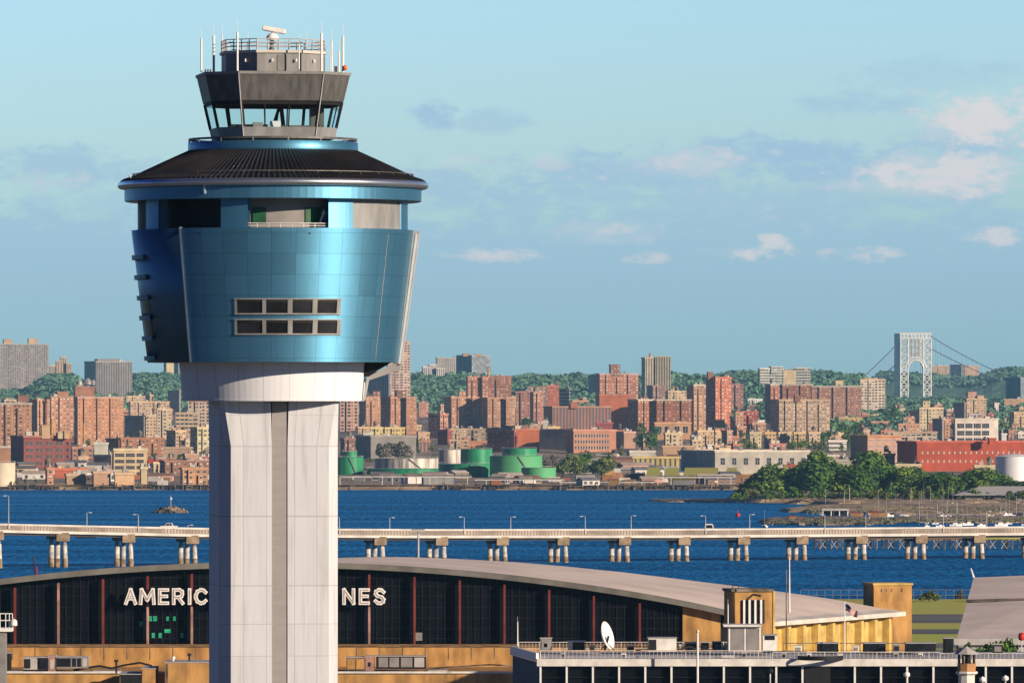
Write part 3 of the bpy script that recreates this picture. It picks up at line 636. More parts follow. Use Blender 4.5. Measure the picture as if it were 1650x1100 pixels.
def win_mesh(w_, h_, nm=1, nh=1, g='darkglass', f='lgrey'):
    k = (round(w_, 1), round(h_, 1), nm, nh, g, f)
    if k in WINMESH: return WINMESH[k]
    mb = MB(); mb.box(-w_/2, w_/2, -.06, .3, -h_/2, h_/2); mb.m = 1; b = .16
    mb.box(-w_/2-b, w_/2+b, -.14, .3, -h_/2-b, -h_/2); mb.box(-w_/2-b, w_/2+b, -.14, .3, h_/2, h_/2+b)
    mb.box(-w_/2-b, -w_/2, -.13, .3, -h_/2, h_/2); mb.box(w_/2, w_/2+b, -.13, .3, -h_/2, h_/2)
    for i in range(1, nm+1): x = -w_/2+w_*i/(nm+1); mb.box(x-.07, x+.07, -.12, .3, -h_/2, h_/2)
    for i in range(1, nh+1): z = -h_/2+h_*i/(nh+1); mb.box(-w_/2, w_/2, -.11, .3, z-.06, z+.06)
    o = mb.build('window', [M[g], M[f]]); me = o.data; bpy.data.objects.remove(o); WINMESH[k] = me; return me
def bld(x0, x1, yt, yb, sf, col, sty, label, cat='building', short=None, Y=None, wings=None, bulk=(), par=None, wins=None, name='building', core=True, chim=(), tanks=(), cap=None, filler=False):
    Y = Y or YB(yb, (x0+x1)/2)
    z0 = min(TZ((x0+x1)/2, Y), ZP(yb, Y))-3; s_ = S(Y)
    t = thing(name, (XP((x0+x1)/2, Y), Y, z0), label, cat)
    c = COL[col] if isinstance(col, str) else col
    c = tuple(max(.02, q*(1+rnd.uniform(-.06, .06))) for q in c)
    fm, pu, pv = FM[sty]
    wl = MB(); pa = MB(); wings = wings or [(x0, x1, yt, sf)]
    px_anchor = None
    for wi, wv in enumerate(wings):
        a0, a1, ty, sfw = wv[:4]; back = wv[4] if len(wv) > 4 else 0
        W = (a1-a0)*s_; a, wf, dp = yaw_sf(W, sfw)
        ax = XP(a0+sfw*(a1-a0), Y)-t.location.x; zt = ZP(ty, Y)-z0
        Mx = Matrix.Translation((ax, back, 0)) @ Matrix.Rotation(R(a), 4, 'Z')
        if wi == 0: M0, wf0, zt0 = Mx, wf, zt
        wl.M = Mx; pa.M = Mx; wl.wallbox(0, wf, 0, dp, 0, zt, pu, pv)
        e = .5; hp = 1.1
        if a1-a0 > 19 and sty in ('punch', 'fleck', 'grid') and not wins:
            nb = max(1, int((a1-a0)/22)); bw = wf/(nb*2+1)*rnd.uniform(.8, 1.15)
            for q in range(nb):
                bx = wf*(2*q+1.5)/(nb*2+1)-bw/2; wl.wallbox(bx, bx+bw, -1.3, -.01, 0, zt-rnd.choice((.3, .3, 3.2)), pu, pv)
        pa.box(-e, wf+e, -e, 0.15, zt-.25, zt+hp); pa.box(-e, wf+e, dp-.15, dp+e, zt-.25, zt+hp); pa.box(-e, .15, .15, dp-.15, zt-.25, zt+hp); pa.box(wf-.15, wf+e, .15, dp-.15, zt-.25, zt+hp)
        pa.add([(.15, .15, zt+.1), (wf-.15, .15, zt+.1), (wf-.15, dp-.15, zt+.1), (.15, dp-.15, zt+.1)], [(0, 1, 2, 3)])
    if len(wings) > 1 and core:
        xs0 = min(v[0]+(v[1]-v[0])*v[3] for v in wings); xs1 = max(v[1] for v in wings)-1; ty = max(v[2] for v in wings)
        wl.M = None; pa.M = None; wl.wallbox(XP(xs0, Y)-t.location.x, XP(xs1, Y)-t.location.x, 7, 15, 0, ZP(ty, Y)-z0-.4, pu, pv)
    o = wl.build('wall', fm, t); o.color = (*c, 1)
    pc = par if par else tuple(min(1, q*1.15+.03) for q in c)
    po = pa.build('roof', FM['blank'][0], t); po.color = (*pc, 1)
    for b in bulk:
        bx0, bx1, bt = b[:3]; bc = COL[b[3]] if len(b) > 3 else c
        m2 = MB(); xx0, xx1 = XP(bx0, Y)-t.location.x, XP(bx1, Y)-t.location.x; base = ZP(yt, Y)-z0-1
        Wb = xx1-xx0; m2.M = Matrix.Translation((xx0+Wb*.12, 3, 0)) @ Matrix.Rotation(R(14), 4, 'Z')
        m2.wallbox(0, Wb*.9, 0, max(4, Wb*.6), base, ZP(bt, Y)-z0, 4, 3); m2.box(-.3, Wb*.9+.3, -.3, max(4, Wb*.6)+.3, ZP(bt, Y)-z0, ZP(bt, Y)-z0+.7)
        ob = m2.build('bulkhead', FM['blank' if (bt > yt-10) else sty][0], t); ob.color = (*bc, 1)
    for cx_, ct, r in chim:
        X = XP(cx_, Y)-t.location.x; MB().tube((X, 6, ZP(yt, Y)-z0-1), (X, 6, ZP(ct, Y)-z0), r*s_, 8, r*s_*.85).build('chimney', M['brick'], t)
    for cx_, ct, r in tanks:
        X = XP(cx_, Y)-t.location.x; zt = ZP(ct, Y)-z0; zbm = ZP(yt, Y)-z0; rr = r*s_; mt = MB()
        mt.tube((X, 6, zbm+1.5*(zt-zbm)/5), (X, 6, zt-rr*.9), rr, 12); mt.tube((X, 6, zt-rr*.9), (X, 6, zt), rr*1.08, 12, .1)
        for dx in (-.7, .7):
            for dy in (-.7, .7): mt.tube((X+dx*rr, 6+dy*rr, zbm-1), (X+dx*rr*.8, 6+dy*rr*.8, zbm+1.6*(zt-zbm)/5), .15, 4)
        mt.build('water_tank', M['timber'] if cap is None else M['tankw'], t)
    rng = random.Random(int(x0*7+yt)); zr_ = ZP(wings[0][2], Y)-z0
    if not tanks and sty in ('punch', 'fleck') and rng.random() < .3 and x1-x0 > 12:
        mt = MB(M0); u = rng.uniform(.2, .7)*wf0; mt.tube((u, 4, zr_+2), (u, 4, zr_+5.2), 1.7, 10); mt.tube((u, 4, zr_+5.2), (u, 4, zr_+6.6), 1.85, 10, .1)
        for dx in (-1.2, 1.2):
            for dy in (-1.2, 1.2): mt.tube((u+dx, 4+dy, zr_-.3), (u+dx, 4+dy, zr_+2.1), .15, 4)
        mt.build('water_tank', M['timber'], t)
    for q in range(rng.choice((2, 3, 3, 4))):
        m3 = MB(M0); u = rng.uniform(.08, .8)*wf0; sz = rng.uniform(.8, 2.4); m3.box(u, u+min(sz*1.6, wf0*.2), 1.5, 1.5+sz, zr_, zr_+rng.uniform(1.4, 3.4))
        if rng.random() < .5: m3.tube((u+.3, 2, zr_), (u+.3, 2, zr_+rng.uniform(3, 6)), .12, 4)
        o3 = m3.build('roof_unit', FM['blank'][0], t); o3.color = (*rng.choice([(.6, .57, .5), (.25, .24, .23), (.45, .3, .22), (.7, .66, .58)]), 1)
    if wins:
        for spec in wins:   # u0,u1,v0,v1 fractions of the front, cols, rows, size fractions, mullions
            u0, u1, r0, r1, nc, nr, fw, fh, nm, nh, g, f = spec
            Wc = wf0*(u1-u0)/nc; zb_ = ZP(r1, Y)-z0; zt_ = ZP(r0, Y)-z0; Hc = (zt_-zb_)/nr
            me = win_mesh(Wc*fw, Hc*fh, nm, nh, g, f)
            for i in range(nc):
                for j in range(nr):
                    wo_ = bpy.data.objects.new('window', me); C.objects.link(wo_); wo_.parent = t
                    wo_.matrix_local = M0 @ Matrix.Translation((wf0*u0+Wc*(i+.5), 0, zb_+Hc*(j+.5)))
    BLD.append((x0, x1, yt, yb, short or label, filler)); return t
B = bld; PK = (.58,.42,.36); W_ = (.72,.68,.58)
# left edge to the tower
B(-24,77,555,640,.0,(.50,.44,.41),'dense','huge pale grey slab block with tightly packed balconies at the far left','apartment block','huge grey slab block',Y=11300,par=W_,bulk=((4,20,547,'sand'),(44,60,546,'sand')))
B(79,115,588,612,.15,'sand','strip','stepped pinkish tower rising over the hill right of the grey slab','apartment block',None,Y=11500,wings=[(79,90,590,.1),(89,99,582,.1,2),(96,107,576,.1,4),(106,115,586,.1,2)],core=False)
B(132,212,583,642,.28,'grey','strip','grey office-like tower of vertical strips with its left side in blue shade','apartment block','grey strip tower',Y=9600,bulk=((152,192,579,'grey'),),par=(.5,.46,.42))
B(263,280,583,612,.3,'cream','blank','thin cream slab tower showing just under the control tower drum','apartment block',None,Y=11500)
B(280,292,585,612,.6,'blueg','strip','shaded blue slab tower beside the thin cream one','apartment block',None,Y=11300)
B(118,152,624,650,.1,'brick','blank','red brick mill tower block crowned by a ring of columns and tanks','mill tower','columned brick tower',Y=8700,wings=[(118,152,624,.1)],tanks=((141,608,6),(128,611,4),(150,611,3)),cap=1)
B(-20,48,651,722,.0,'pink','fleck','flat salmon brick housing block at the left edge with white cornice','apartment block','left salmon block',par=W_)
B(48,84,645,708,.3,'pink','fleck','narrow salmon housing block with deep shadow slots behind the maroon factory','apartment block',None,wings=[(48,70,645,.55),(75,84,645,.1)],bulk=((26,46,638,'brown'),))
B(80,118,640,712,.06,'pink','fleck','brick housing slab with white topped penthouse left of the broad brick slab','apartment block','penthouse slab',bulk=((90,110,632),),par=(.5,.36,.28))
B(118,198,641,718,.09,'pink','fleck','broad salmon brick housing slab, largest left of the control tower','apartment block','broad brick slab',par=(.6,.42,.34))
B(207,272,648,668,.05,'sand','punch','long pale pink low apartment row beneath the wooded hill','apartment block','pale pink row')
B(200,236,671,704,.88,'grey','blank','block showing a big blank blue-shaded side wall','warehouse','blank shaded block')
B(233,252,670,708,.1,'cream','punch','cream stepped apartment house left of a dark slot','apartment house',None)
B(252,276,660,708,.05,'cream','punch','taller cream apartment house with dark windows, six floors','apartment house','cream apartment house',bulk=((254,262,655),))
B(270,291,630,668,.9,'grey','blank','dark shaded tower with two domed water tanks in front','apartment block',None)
B(303,338,647,692,.0,'pink','grid','pink gridded housing block touching the left of the tower shaft','apartment block')
B(283,318,666,694,.0,'cream','ribbon','cream flat-roofed block with ribbon windows near the shaft','apartment house')
B(267,299,695,724,.5,'sand','punch','small cream house with dark left gable by the shaft','house')
B(306,340,690,738,.35,'cream','punch','cream block partly shaded, tight against the tower shaft','apartment house')
B(290,306,700,722,.2,'tan','punch','little tan house squeezed between two cream blocks','house')
B(12,113,704,754,.26,'maroon','blank','maroon brick factory with big gridded windows in four rows','factory','maroon factory',par=(.45,.2,.15),
  wins=[(.02,.86,709,752,4,4,.78,.62,5,3,'darkglass','pinkcol'),(.87,.98,709,752,1,4,.6,.55,0,1,'darkglass','pinkcol')],bulk=((40,53,697,'white'),(54,62,697,'cream'),(65,80,686,'sand'),(92,101,697,'cream'),(102,112,696,'sand')),chim=((83,675,2.2),))
B(-10,18,721,748,.0,'pink','blank','low pink shed under a white roof at the left edge','shed',None,par=W_)
B(113,149,722,746,.1,'mauve','punch','low mauve shed right of the maroon factory','shed','mauve shed')
B(152,173,715,736,.0,'white','blank','plain bright white box building right of the mauve shed','warehouse','white box')
B(170,193,708,728,.92,'brown','blank','small brick building with its dark side toward the viewer','house')
B(192,264,707,734,.04,'brick','punch','long brick mill with rows of small windows behind the cream factory','mill','long brick mill')
B(263,338,722,738,.0,'tan','blank','long flat tan shed roof beside the tower shaft','shed','flat tan shed')
B(150,184,735,758,.85,'grey','blank','shed in deep blue shade left of the cream factory','shed')
B(180,236,725,768,.06,'cream','blank','cream concrete factory with dark ribbon windows in four floors','factory','cream factory',par=(.7,.62,.42),
  wins=[(.02,.33,728,768,1,4,.86,.5,4,1,'darkglass','grey'),(.35,.65,728,768,1,4,.86,.5,4,1,'darkglass','grey'),(.67,.92,728,768,1,4,.8,.5,2,1,'darkglass','grey')])
B(88,138,757,770,.0,'orange','blank','low orange shed on the waterfront below the maroon factory','shed','orange waterfront shed')
B(104,138,766,781,.1,'tan','blank','beige shed with patched walls at the water, under the orange one','shed')
B(148,178,762,782,.1,'tan','blank','grey-beige waterfront hut left of the cream factory base','shed')
B(184,216,764,783,.05,'sand','blank','sandy waterfront shed below the cream factory','shed')
B(225,237,755,781,.2,'cream','blank','narrow cream gable house at the waterfront','house')
B(256,338,744,766,.12,'brown','punch','wide brown shed left of the shaft under yellow containers','shed','wide brown shed')
B(290,334,756,780,.1,'pink','punch','pale pink workshop right at the waterfront beside the shaft','workshop')
B(72,86,756,781,.3,'pink','punch','thin pink waterfront tower house left of the orange shed','house')
# between the shaft and the green tanks
B(548,577,645,694,.0,'orange','grid','orange-tinted gridded apartment block right beside the tower shaft','apartment block','orange gridded block')
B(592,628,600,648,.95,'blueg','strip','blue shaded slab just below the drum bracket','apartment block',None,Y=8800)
B(622,661,551,648,.08,'pink','grid','tall pink tower block rising beside the drum edge','apartment block','tall pink tower',Y=9000)
B(578,613,641,694,.33,'pink','fleck','first brick housing tower right of the shaft, dark left flank','apartment block','first brick housing tower',bulk=((599,613,631,'brown'),))
B(613,671,641,702,.25,'pink','fleck','twin-winged brick housing tower above the yellow sheds','apartment block','twin-winged housing tower',wings=[(613,652,641,.42),(654,671,641,.04)],bulk=((637,655,630,'brown'),))
B(680,716,590,622,.12,'white','strip','pale grey stepped tower group left of the blue glassy one','apartment block',None,Y=10600,wings=[(680,692,592,.15),(690,704,588,.1,3),(702,716,594,.1)],core=False)
B(702,740,577,622,.05,'stone','strip','taller whitish slab behind the stepped grey towers','apartment block',None,Y=11000)
B(735,791,573,622,.45,'blueg','dense','bluish high-rise with busy roofline above the trees','apartment block','bluish high-rise',Y=10800,bulk=((745,756,570,'pink'),(764,776,571,'pink')))
B(751,787,608,650,.12,'brick','fleck','dark rose brick tower with chimney, standing on the slope','apartment block','rose brick tower',Y=8200,wings=[(751,774,608,.12),(776,787,608,.1)],chim=((787,592,1.6),))
B(787,824,607,650,.0,'brick','fleck','dusky brick tower joined to the right of the rose one','apartment block',None,Y=8300)
B(715,773,641,694,.2,'pink','fleck','brick housing tower with a dark first flank and small penthouse','apartment block','flanked housing tower',wings=[(715,757,641,.3),(761,772,641,.04)],bulk=((738,751,631),))
B(772,830,641,694,.2,'pink','fleck','brick housing tower in two wings left of the mauve pair','apartment block',None,wings=[(772,812,642,.34),(815,830,642,.04)])
B(597,617,690,708,.04,'yellow','punch','bright yellow brick garage left of its twin','garage','yellow garage')
B(619,652,690,709,.04,'yellow','punch','bright yellow brick shed with small dark windows','shed','yellow shed')
B(586,600,699,711,.0,'white','blank','thin white wall left of the yellow garage','shed')
B(572,670,704,738,.26,'grey','blank','grey warehouse behind bare trees, dark on its left side','warehouse','grey warehouse')
B(548,572,708,734,.3,'brown','punch','small brownish houses next to the shaft above the green tank','house')
B(673,691,650,672,.1,'mauve','punch','mauve house on the slope right of the twin-winged tower','house')
B(690,722,668,706,.6,'mauve','punch','shaded apartment house left of the flanked tower','apartment house')
B(672,692,698,712,.1,'sand','punch','little sandy house below the twin-winged tower','house')
B(673,693,712,728,.1,'brick','strip','low red shed with pillars beside the grey warehouse','shed')
B(705,728,694,716,.7,'maroon','blank','dark maroon building in the shade','warehouse')
B(725,752,692,714,.04,'tan','punch','dull tan shed above the green tanks','shed','dull tan shed')
B(752,782,692,712,.0,'tan','punch','brownish workshop with four dark windows','workshop')
B(725,754,710,726,.0,'sand','punch','creamy low block directly behind the grey steel tank','warehouse')
B(755,784,712,726,.0,'pink','blank','peach coloured low block behind the upper green tank','warehouse')
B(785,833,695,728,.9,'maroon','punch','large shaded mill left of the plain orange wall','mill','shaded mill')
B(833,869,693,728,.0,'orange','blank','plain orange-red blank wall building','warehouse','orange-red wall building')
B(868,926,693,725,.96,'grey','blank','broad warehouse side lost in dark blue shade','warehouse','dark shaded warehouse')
B(882,902,689,704,.04,'yellow','big','small yellow house with an arch in front of the dark warehouse','house')
B(875,883,680,700,.0,'white','blank','slim white stair tower beside the yellow arched house','house')
# centre
B(831,854,632,686,.0,'mauve','fleck','left half of the mauve pair of housing towers','apartment block','left mauve tower')
B(854,876,633,684,.25,'mauve','fleck','right half of the mauve pair of housing towers','apartment block','right mauve tower')
B(846,884,624,640,.1,'brown','punch','dim brown apartment row peering over the mauve pair','apartment block',None,Y=8900)
B(882,901,622,656,.0,'orange','fleck','narrow orange and pink block above the wide tan slab','apartment block',None,Y=8300)
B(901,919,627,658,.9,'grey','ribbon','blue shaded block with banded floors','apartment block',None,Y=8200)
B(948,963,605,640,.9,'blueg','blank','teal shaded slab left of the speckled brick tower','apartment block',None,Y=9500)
B(960,1029,603,655,.09,'brick','fleck','speckled rose brick slab with a stair tower on its roof','apartment block','speckled brick slab',Y=8000,bulk=((982,999,588,'brown'),),par=(.62,.5,.45))
B(966,1014,637,694,.0,'orange','blank','plain orange block standing below the speckled slab','apartment block','plain orange block')
B(876,985,656,694,.13,'brick','strip','wide tan-brick slab with vertical strips and roof hut','apartment block','wide striped slab',bulk=((918,931,649),),par=(.55,.33,.22))
B(1012,1115,645,700,.16,'brick','fleck','wide brown housing slab split by two dark slots','apartment block','wide brown slab',wings=[(1012,1054,645,.38),(1058,1095,645,.0),(1098,1114,645,.0)],par=(.7,.62,.48))
B(1053,1114,682,707,.03,'pink','blank','pink brick school with big round-arched windows','school','arched school',wins=[(.04,.42,684,700,2,1,.6,.7,1,0,'darkglass','deckw'),(.5,.96,684,700,2,1,.6,.7,1,0,'darkglass','deckw')])
B(913,993,694,728,.14,'pink','blank','pink brick mill with three rows of arched white windows','mill','arched window mill',
  wins=[(.02,.84,697,726,13,3,.52,.6,0,0,'darkglass','deckw')])
B(992,1024,697,722,.42,'tan','blank','plain tan cube with a shaded left face','warehouse','plain tan cube')
B(1034,1081,577,640,.14,'cream','strip','tall cream high-rise with slim chimney, highest at the centre','apartment block','tall cream high-rise',Y=9600,chim=((1048,569,2.),),wings=[(1034,1056,577,.25),(1056,1081,575,.0,2)],core=False)
B(1043,1072,622,652,.3,'brown','punch','brown brick block below the tall cream high-rise','apartment block',None,Y=8600)
B(1074,1107,631,655,.08,'sand','punch','sandy low block with one pale chimney','apartment block',None,Y=8400,chim=((1085,622,2.),))
B(1107,1139,621,694,.34,'pink','fleck','slim brick tower, shorter left wing of the twin tower','apartment block','shorter slim tower',par=W_)
B(1138,1179,609,698,.36,'orange','fleck','tallest orange brick housing tower with chimney-like top','apartment block','tallest orange tower',bulk=((1140,1149,600,'brown'),))
B(1178,1198,620,672,.0,'mauve','fleck','dusky wing on the right of the tallest orange tower','apartment block','dusky wing')
B(1184,1198,665,700,.1,'pink','punch','small pink walk-up beneath the dusky wing','apartment house')
B(1197,1222,664,700,.0,'rust','punch','bright rust red walk-up with few windows','apartment house','rust walk-up')
B(1160,1186,678,697,.0,'sand','blank','pale roofed market hall behind the billboard','hall')
B(1210,1234,683,700,.1,'pink','punch','pink low apartments left of the shaded brown slab','apartment house')
B(1233,1311,620,682,.13,'brick','fleck','big rose slab in shadow behind the speckled tan block','apartment block','big rose slab',wings=[(1233,1258,620,.35),(1261,1310,620,.0,4)],par=W_)
B(1308,1388,623,685,.0,'mauve','fleck','big mauve slab with white cornice left of the cream grid tower','apartment block','big mauve slab',bulk=((1345,1359,614,'cream'),),par=W_)
B(1243,1338,645,700,.13,'tan','fleck','tan block with white flecked windows in front of two slabs','apartment block','white flecked tan block',bulk=((1280,1290,638,'brown'),))
B(1222,1306,601,620,.04,'white','ribbon','white hospital with banded floors on the ridge','hospital','white banded hospital',Y=9900,wings=[(1222,1262,594,.06),(1282,1306,593,.0)],bulk=((1240,1262,591,'white'),))
B(1261,1283,598,624,.05,'cream','blank','cream windowless core block in front of the white hospital','hospital wing',None,Y=9300)
B(1385,1427,612,672,.03,'sand','grid','cream gridded apartment tower left of the suspension bridge','apartment block','cream gridded tower',bulk=((1389,1415,610),))
B(1070,1100,699,726,.08,'cream','punch','cream tenement near the green-capped building','tenement')
B(1122,1163,695,722,.06,'sand','punch','sandy tenement row behind the billboard pole','tenement','sandy tenement row')
B(1163,1180,695,722,.5,'tan','punch','half shaded tenement right of the billboard pole','tenement')
for i, (a_, b_, nm_) in enumerate(((1207,1227,'first cream walk-up from the left in the row of five'),(1231,1250,'second cream walk-up from the left in the row of five'),(1253,1275,'middle cream walk-up of the row of five'),(1278,1298,'fourth cream walk-up from the left in the row of five'),(1302,1322,'last cream walk-up on the right of the row of five'))):
    B(a_,b_,698,722,.08,'yellow' if i % 2 else 'cream','punch',nm_,'walk-up',None,bulk=((a_+4,a_+9,694),))
B(1068,1120,720,735,.0,'sand','blank','pinkish low hall left of the long warehouse','hall')
B(1112,1131,710,733,.2,'cream','punch','cream hall carrying pale blue and green roof domes','hall','domed hall',tanks=((1116,699,4.5),(1126,700,4.5)),cap=1)
B(1101,1306,728,764,.25,'stone','blank','long pale warehouse, blue shaded end and eight square windows','warehouse','long pale warehouse',par=(.75,.7,.58),wins=[(.02,1,737,749,8,1,.36,.9,1,1,'darkglass','lgrey')])
B(1264,1298,751,768,.0,'red','punch','small red lean-to at the right end of the pale warehouse','shed')
B(1020,1100,738,755,.0,'yellow','strip','low mustard sheds with white pipes on the embankment','shed','mustard sheds')
B(1010,1056,728,744,.1,'stone','blank','low grey roofed sheds above the mustard ones','shed')
# right side
B(1500,1530,590,612,.05,'sand','punch','peach apartment block on the far ridge right of the bridge tower','apartment block',None,Y=13700)
B(1531,1554,588,612,.8,'blueg','punch','grey-blue block on the far ridge','apartment block',None,Y=13700)
B(1553,1578,590,616,.05,'sand','blank','bright peach block under the bridge cable','apartment block',None,Y=13500)
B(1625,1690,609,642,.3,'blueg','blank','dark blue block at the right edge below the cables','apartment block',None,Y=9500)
B(1480,1521,658,694,.04,'cream','punch','cream stepped school building with penthouse','school','cream stepped school',bulk=((1486,1499,647),))
B(1454,1474,674,688,.1,'pink','punch','small rosy house with white window near the bridge tower foot','house')
B(1446,1482,684,702,.05,'pink','punch','rosy low row beneath the cream school','house row')
B(1503,1521,676,712,.85,'grey','blank','dark shaded block right of the cream school','warehouse')
B(1521,1531,677,706,.1,'pink','punch','narrow pink strip tower left of the white factory','apartment house')
B(1552,1590,643,672,.15,'sand','punch','stepped peach tower with jagged top over the white factory','apartment block','stepped peach tower',bulk=((1558,1574,632,'pink'),(1574,1586,638,'sand')))
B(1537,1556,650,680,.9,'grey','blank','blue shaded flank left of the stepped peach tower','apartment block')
B(1562,1580,668,682,.0,'white','punch','small white gabled house on top of the white factory','house')
B(1537,1610,676,718,.03,'white','blank','white concrete factory with four columns of wide windows','factory','white factory',par=(.75,.72,.62),
  wins=[(.03,.80,680,715,4,3,.84,.62,3,1,'mullion','lgrey')])
B(1352,1389,674,690,.0,'yellow','punch','yellowish house row with murals below the mauve slab','house row')
B(1374,1454,703,745,.3,'pink','blank','tall-windowed pinkish warehouse with its left flank in blue','warehouse','tall-windowed warehouse',
  wins=[(.02,.98,706,745,4,4,.8,.7,4,1,'pinkcol','deckw')])
B(1425,1510,697,722,.0,'tan','grid','upper gridded block behind the tall-windowed warehouse','warehouse','upper gridded block')
B(1450,1700,713,760,.11,'red','blank','long vivid red brick building with two rows of tiny windows','warehouse','long red building',bulk=((1593,1606,707),),
  wins=[(.02,.98,722,750,24,2,.20,.26,0,0,'lgrey','pcap')])
B(1532,1551,706,718,.0,'yellow','blank','bright yellow roof hut above the red building','shed')
B(1466,1504,733,757,.45,'tan','punch','beige cabin in front of the red building','house','beige cabin')
B(1444,1484,750,770,.0,'cream','punch','yellow and red trimmed kiosk row by the trees','kiosk')
B(1335,1393,743,760,.0,'stone','blank','low grey shed roof behind the waterside trees','shed')
B(1612,1622,700,716,.2,'white','blank','small white tank house over the red building','shed')
B(1628,1690,665,694,.1,'sand','punch','cream tenement at the right edge','tenement','right edge tenement')
B(1618,1690,644,660,.0,'sand','blank','pale rooftops at the far right','house row')
B(1610,1635,695,716,.6,'brown','punch','brownish house right of the white factory','house')
B(1425,1442,733,757,.0,'pink','punch','faint pink sheds left of the red building','shed')
B(1571,1606,752,768,.0,'cream','punch','low cream hut between trees and the red building','hut')
B(1325,1352,735,748,.2,'stone','blank','pale boxy hut above the waterside trees','hut')
# ---- smaller houses that fill the blocks, each described against its nearest landmark
LM = [(a, b, c_, d, n_) for a, b, c_, d, n_, f_ in BLD if len(n_.split()) <= 5]
cn = dict(brick='brick red', pink='salmon', sand='peach', cream='cream', tan='tan', brown='brown', stone='grey stone', yellow='yellow', mauve='mauve', white='whitewashed', maroon='maroon', orange='orange', grey='grey')
SIZE = ['low', 'small', 'narrow', 'squat', 'boxy', 'tiny', 'plain', 'modest']
fr_ = random.Random(41); made = 0
def relation(px, yb):
    best = sorted(LM, key=lambda L: abs((L[0]+L[1])/2-px)+1.2*abs(L[3]-yb))[:4]
    out = []
    for L in best:
        cx_ = (L[0]+L[1])/2
        side = 'left of' if px < L[0] else ('right of' if px > L[1] else ('behind' if yb < L[3]-3 else 'in front of'))
        out.append((side, L[4]))
    return out
def rel_label(px, yb, kinds, noun):
    for side, nm_ in relation(px, yb):
        for k_ in kinds:
            lb = f'{k_} {noun} {side} the {nm_}'
            if lb not in USED and 4 <= len(lb.split()) <= 16: return lb
    return None
tries = 0
while made < 185 and tries < 4000:
    tries += 1
    px = fr_.uniform(-15, 1665)
    if 345 < px < 540: continue
    yb = fr_.choice([fr_.uniform(655, 690), fr_.uniform(690, 735), fr_.uniform(735, 762)])
    if px > 1380 and (yb < 664 or yb > 735): continue
    if px > 1180 and yb > 728: continue
    if 540 < px < 1070 and yb > 728: continue
    hh = fr_.uniform(7, 19); wd = fr_.uniform(11, 34)
    # keep the sight line to the listed buildings mostly clear: filler must not stand in front of one
    Yf = YB(yb, px); bad = 0
    for a_, b_, c_, d_, n_, f_ in BLD:
        if px+wd > a_ and px < b_ and yb > d_-2 and yb-hh < d_-hh*.8+2 and yb-hh < d_-2: bad = 1; break
        if px+wd > a_+1 and px < b_-1 and abs(yb-d_) < 3.5: bad = 1; break
    if bad: continue
    col = fr_.choice(['brick', 'pink', 'pink', 'sand', 'sand', 'cream', 'cream', 'tan', 'brown', 'stone', 'mauve', 'white', 'maroon'])
    lb = rel_label(px+wd/2, yb, [f'{z} {cn[col]}' for z in fr_.sample(SIZE, 8)], 'house')
    if not lb: continue
    B(px, px+wd, yb-hh, yb, fr_.choice([.04, .1, .2, .35, .6]), col, fr_.choice(['punch', 'punch', 'fleck', 'blank', 'ribbon']), lb, 'house', filler=True, name='house')
    made += 1
print('fillers', made, tries)
# ---------------------------------------------------------------- trees
def leaf_cloud(mb, cx, cy, cz, rx, ry, rz, n, sz, rr):
    for _ in range(n):
        while True:
            p = Vector((rr.uniform(-1, 1), rr.uniform(-1, 1), rr.uniform(-1, 1)))
            if .30 < p.length < 1: break
        p *= (.8+.2*rr.random())/max(p.length, .55)*min(1, p.length+.25)
        q = Vector((cx+p.x*rx, cy+p.y*ry, cz+p.z*rz))
        nrm = (p+Vector((rr.uniform(-.7, .7), rr.uniform(-.7, .7), rr.uniform(-.3, .9)))).normalized()
        u = nrm.orthogonal().normalized(); u = Matrix.Rotation(rr.uniform(0, 6.28), 3, nrm) @ u; v_ = nrm.cross(u); h = sz*rr.uniform(.5, 1.2)
        mb.add([q-u*h-v_*h*.7, q+u*h-v_*h*.6, q+u*h*.8+v_*h*.8, q-u*h*.7+v_*h*.7], [(0, 1, 2, 3)])
def tree_meshes(h, w_, n, sz, seed, lobes=9):
    rr = random.Random(seed); cr = MB()
    for k in range(lobes):
        t = rr.random(); zz = h*(.30+.62*t); rad = w_/2*(1.0-.75*abs(t-.35)**1.2)
        a_ = rr.uniform(0, 6.28); d = rad*rr.uniform(.2, .72); lr = w_/2*rr.uniform(.32, .52)
        leaf_cloud(cr, d*math.cos(a_), d*math.sin(a_), zz, lr, lr, lr*rr.uniform(.7, 1.0), n//lobes, sz, rr)
    leaf_cloud(cr, 0, 0, h*.5, w_*.3, w_*.3, h*.33, n//5, sz, rr)
    tr = MB(); top = Vector((rr.uniform(-.4, .4), 0, h*.45)); tr.tube((0, 0, -1), top, h*.028, 7, h*.016)
    for k in range(6):
        a_ = rr.uniform(0, 6.28); st = top*rr.uniform(.55, 1.0); tr.tube(st, (math.cos(a_)*w_*.3, math.sin(a_)*w_*.3, h*rr.uniform(.5, .8)), h*.010, 5, h*.004)
    return cr, tr
TREEV = {}
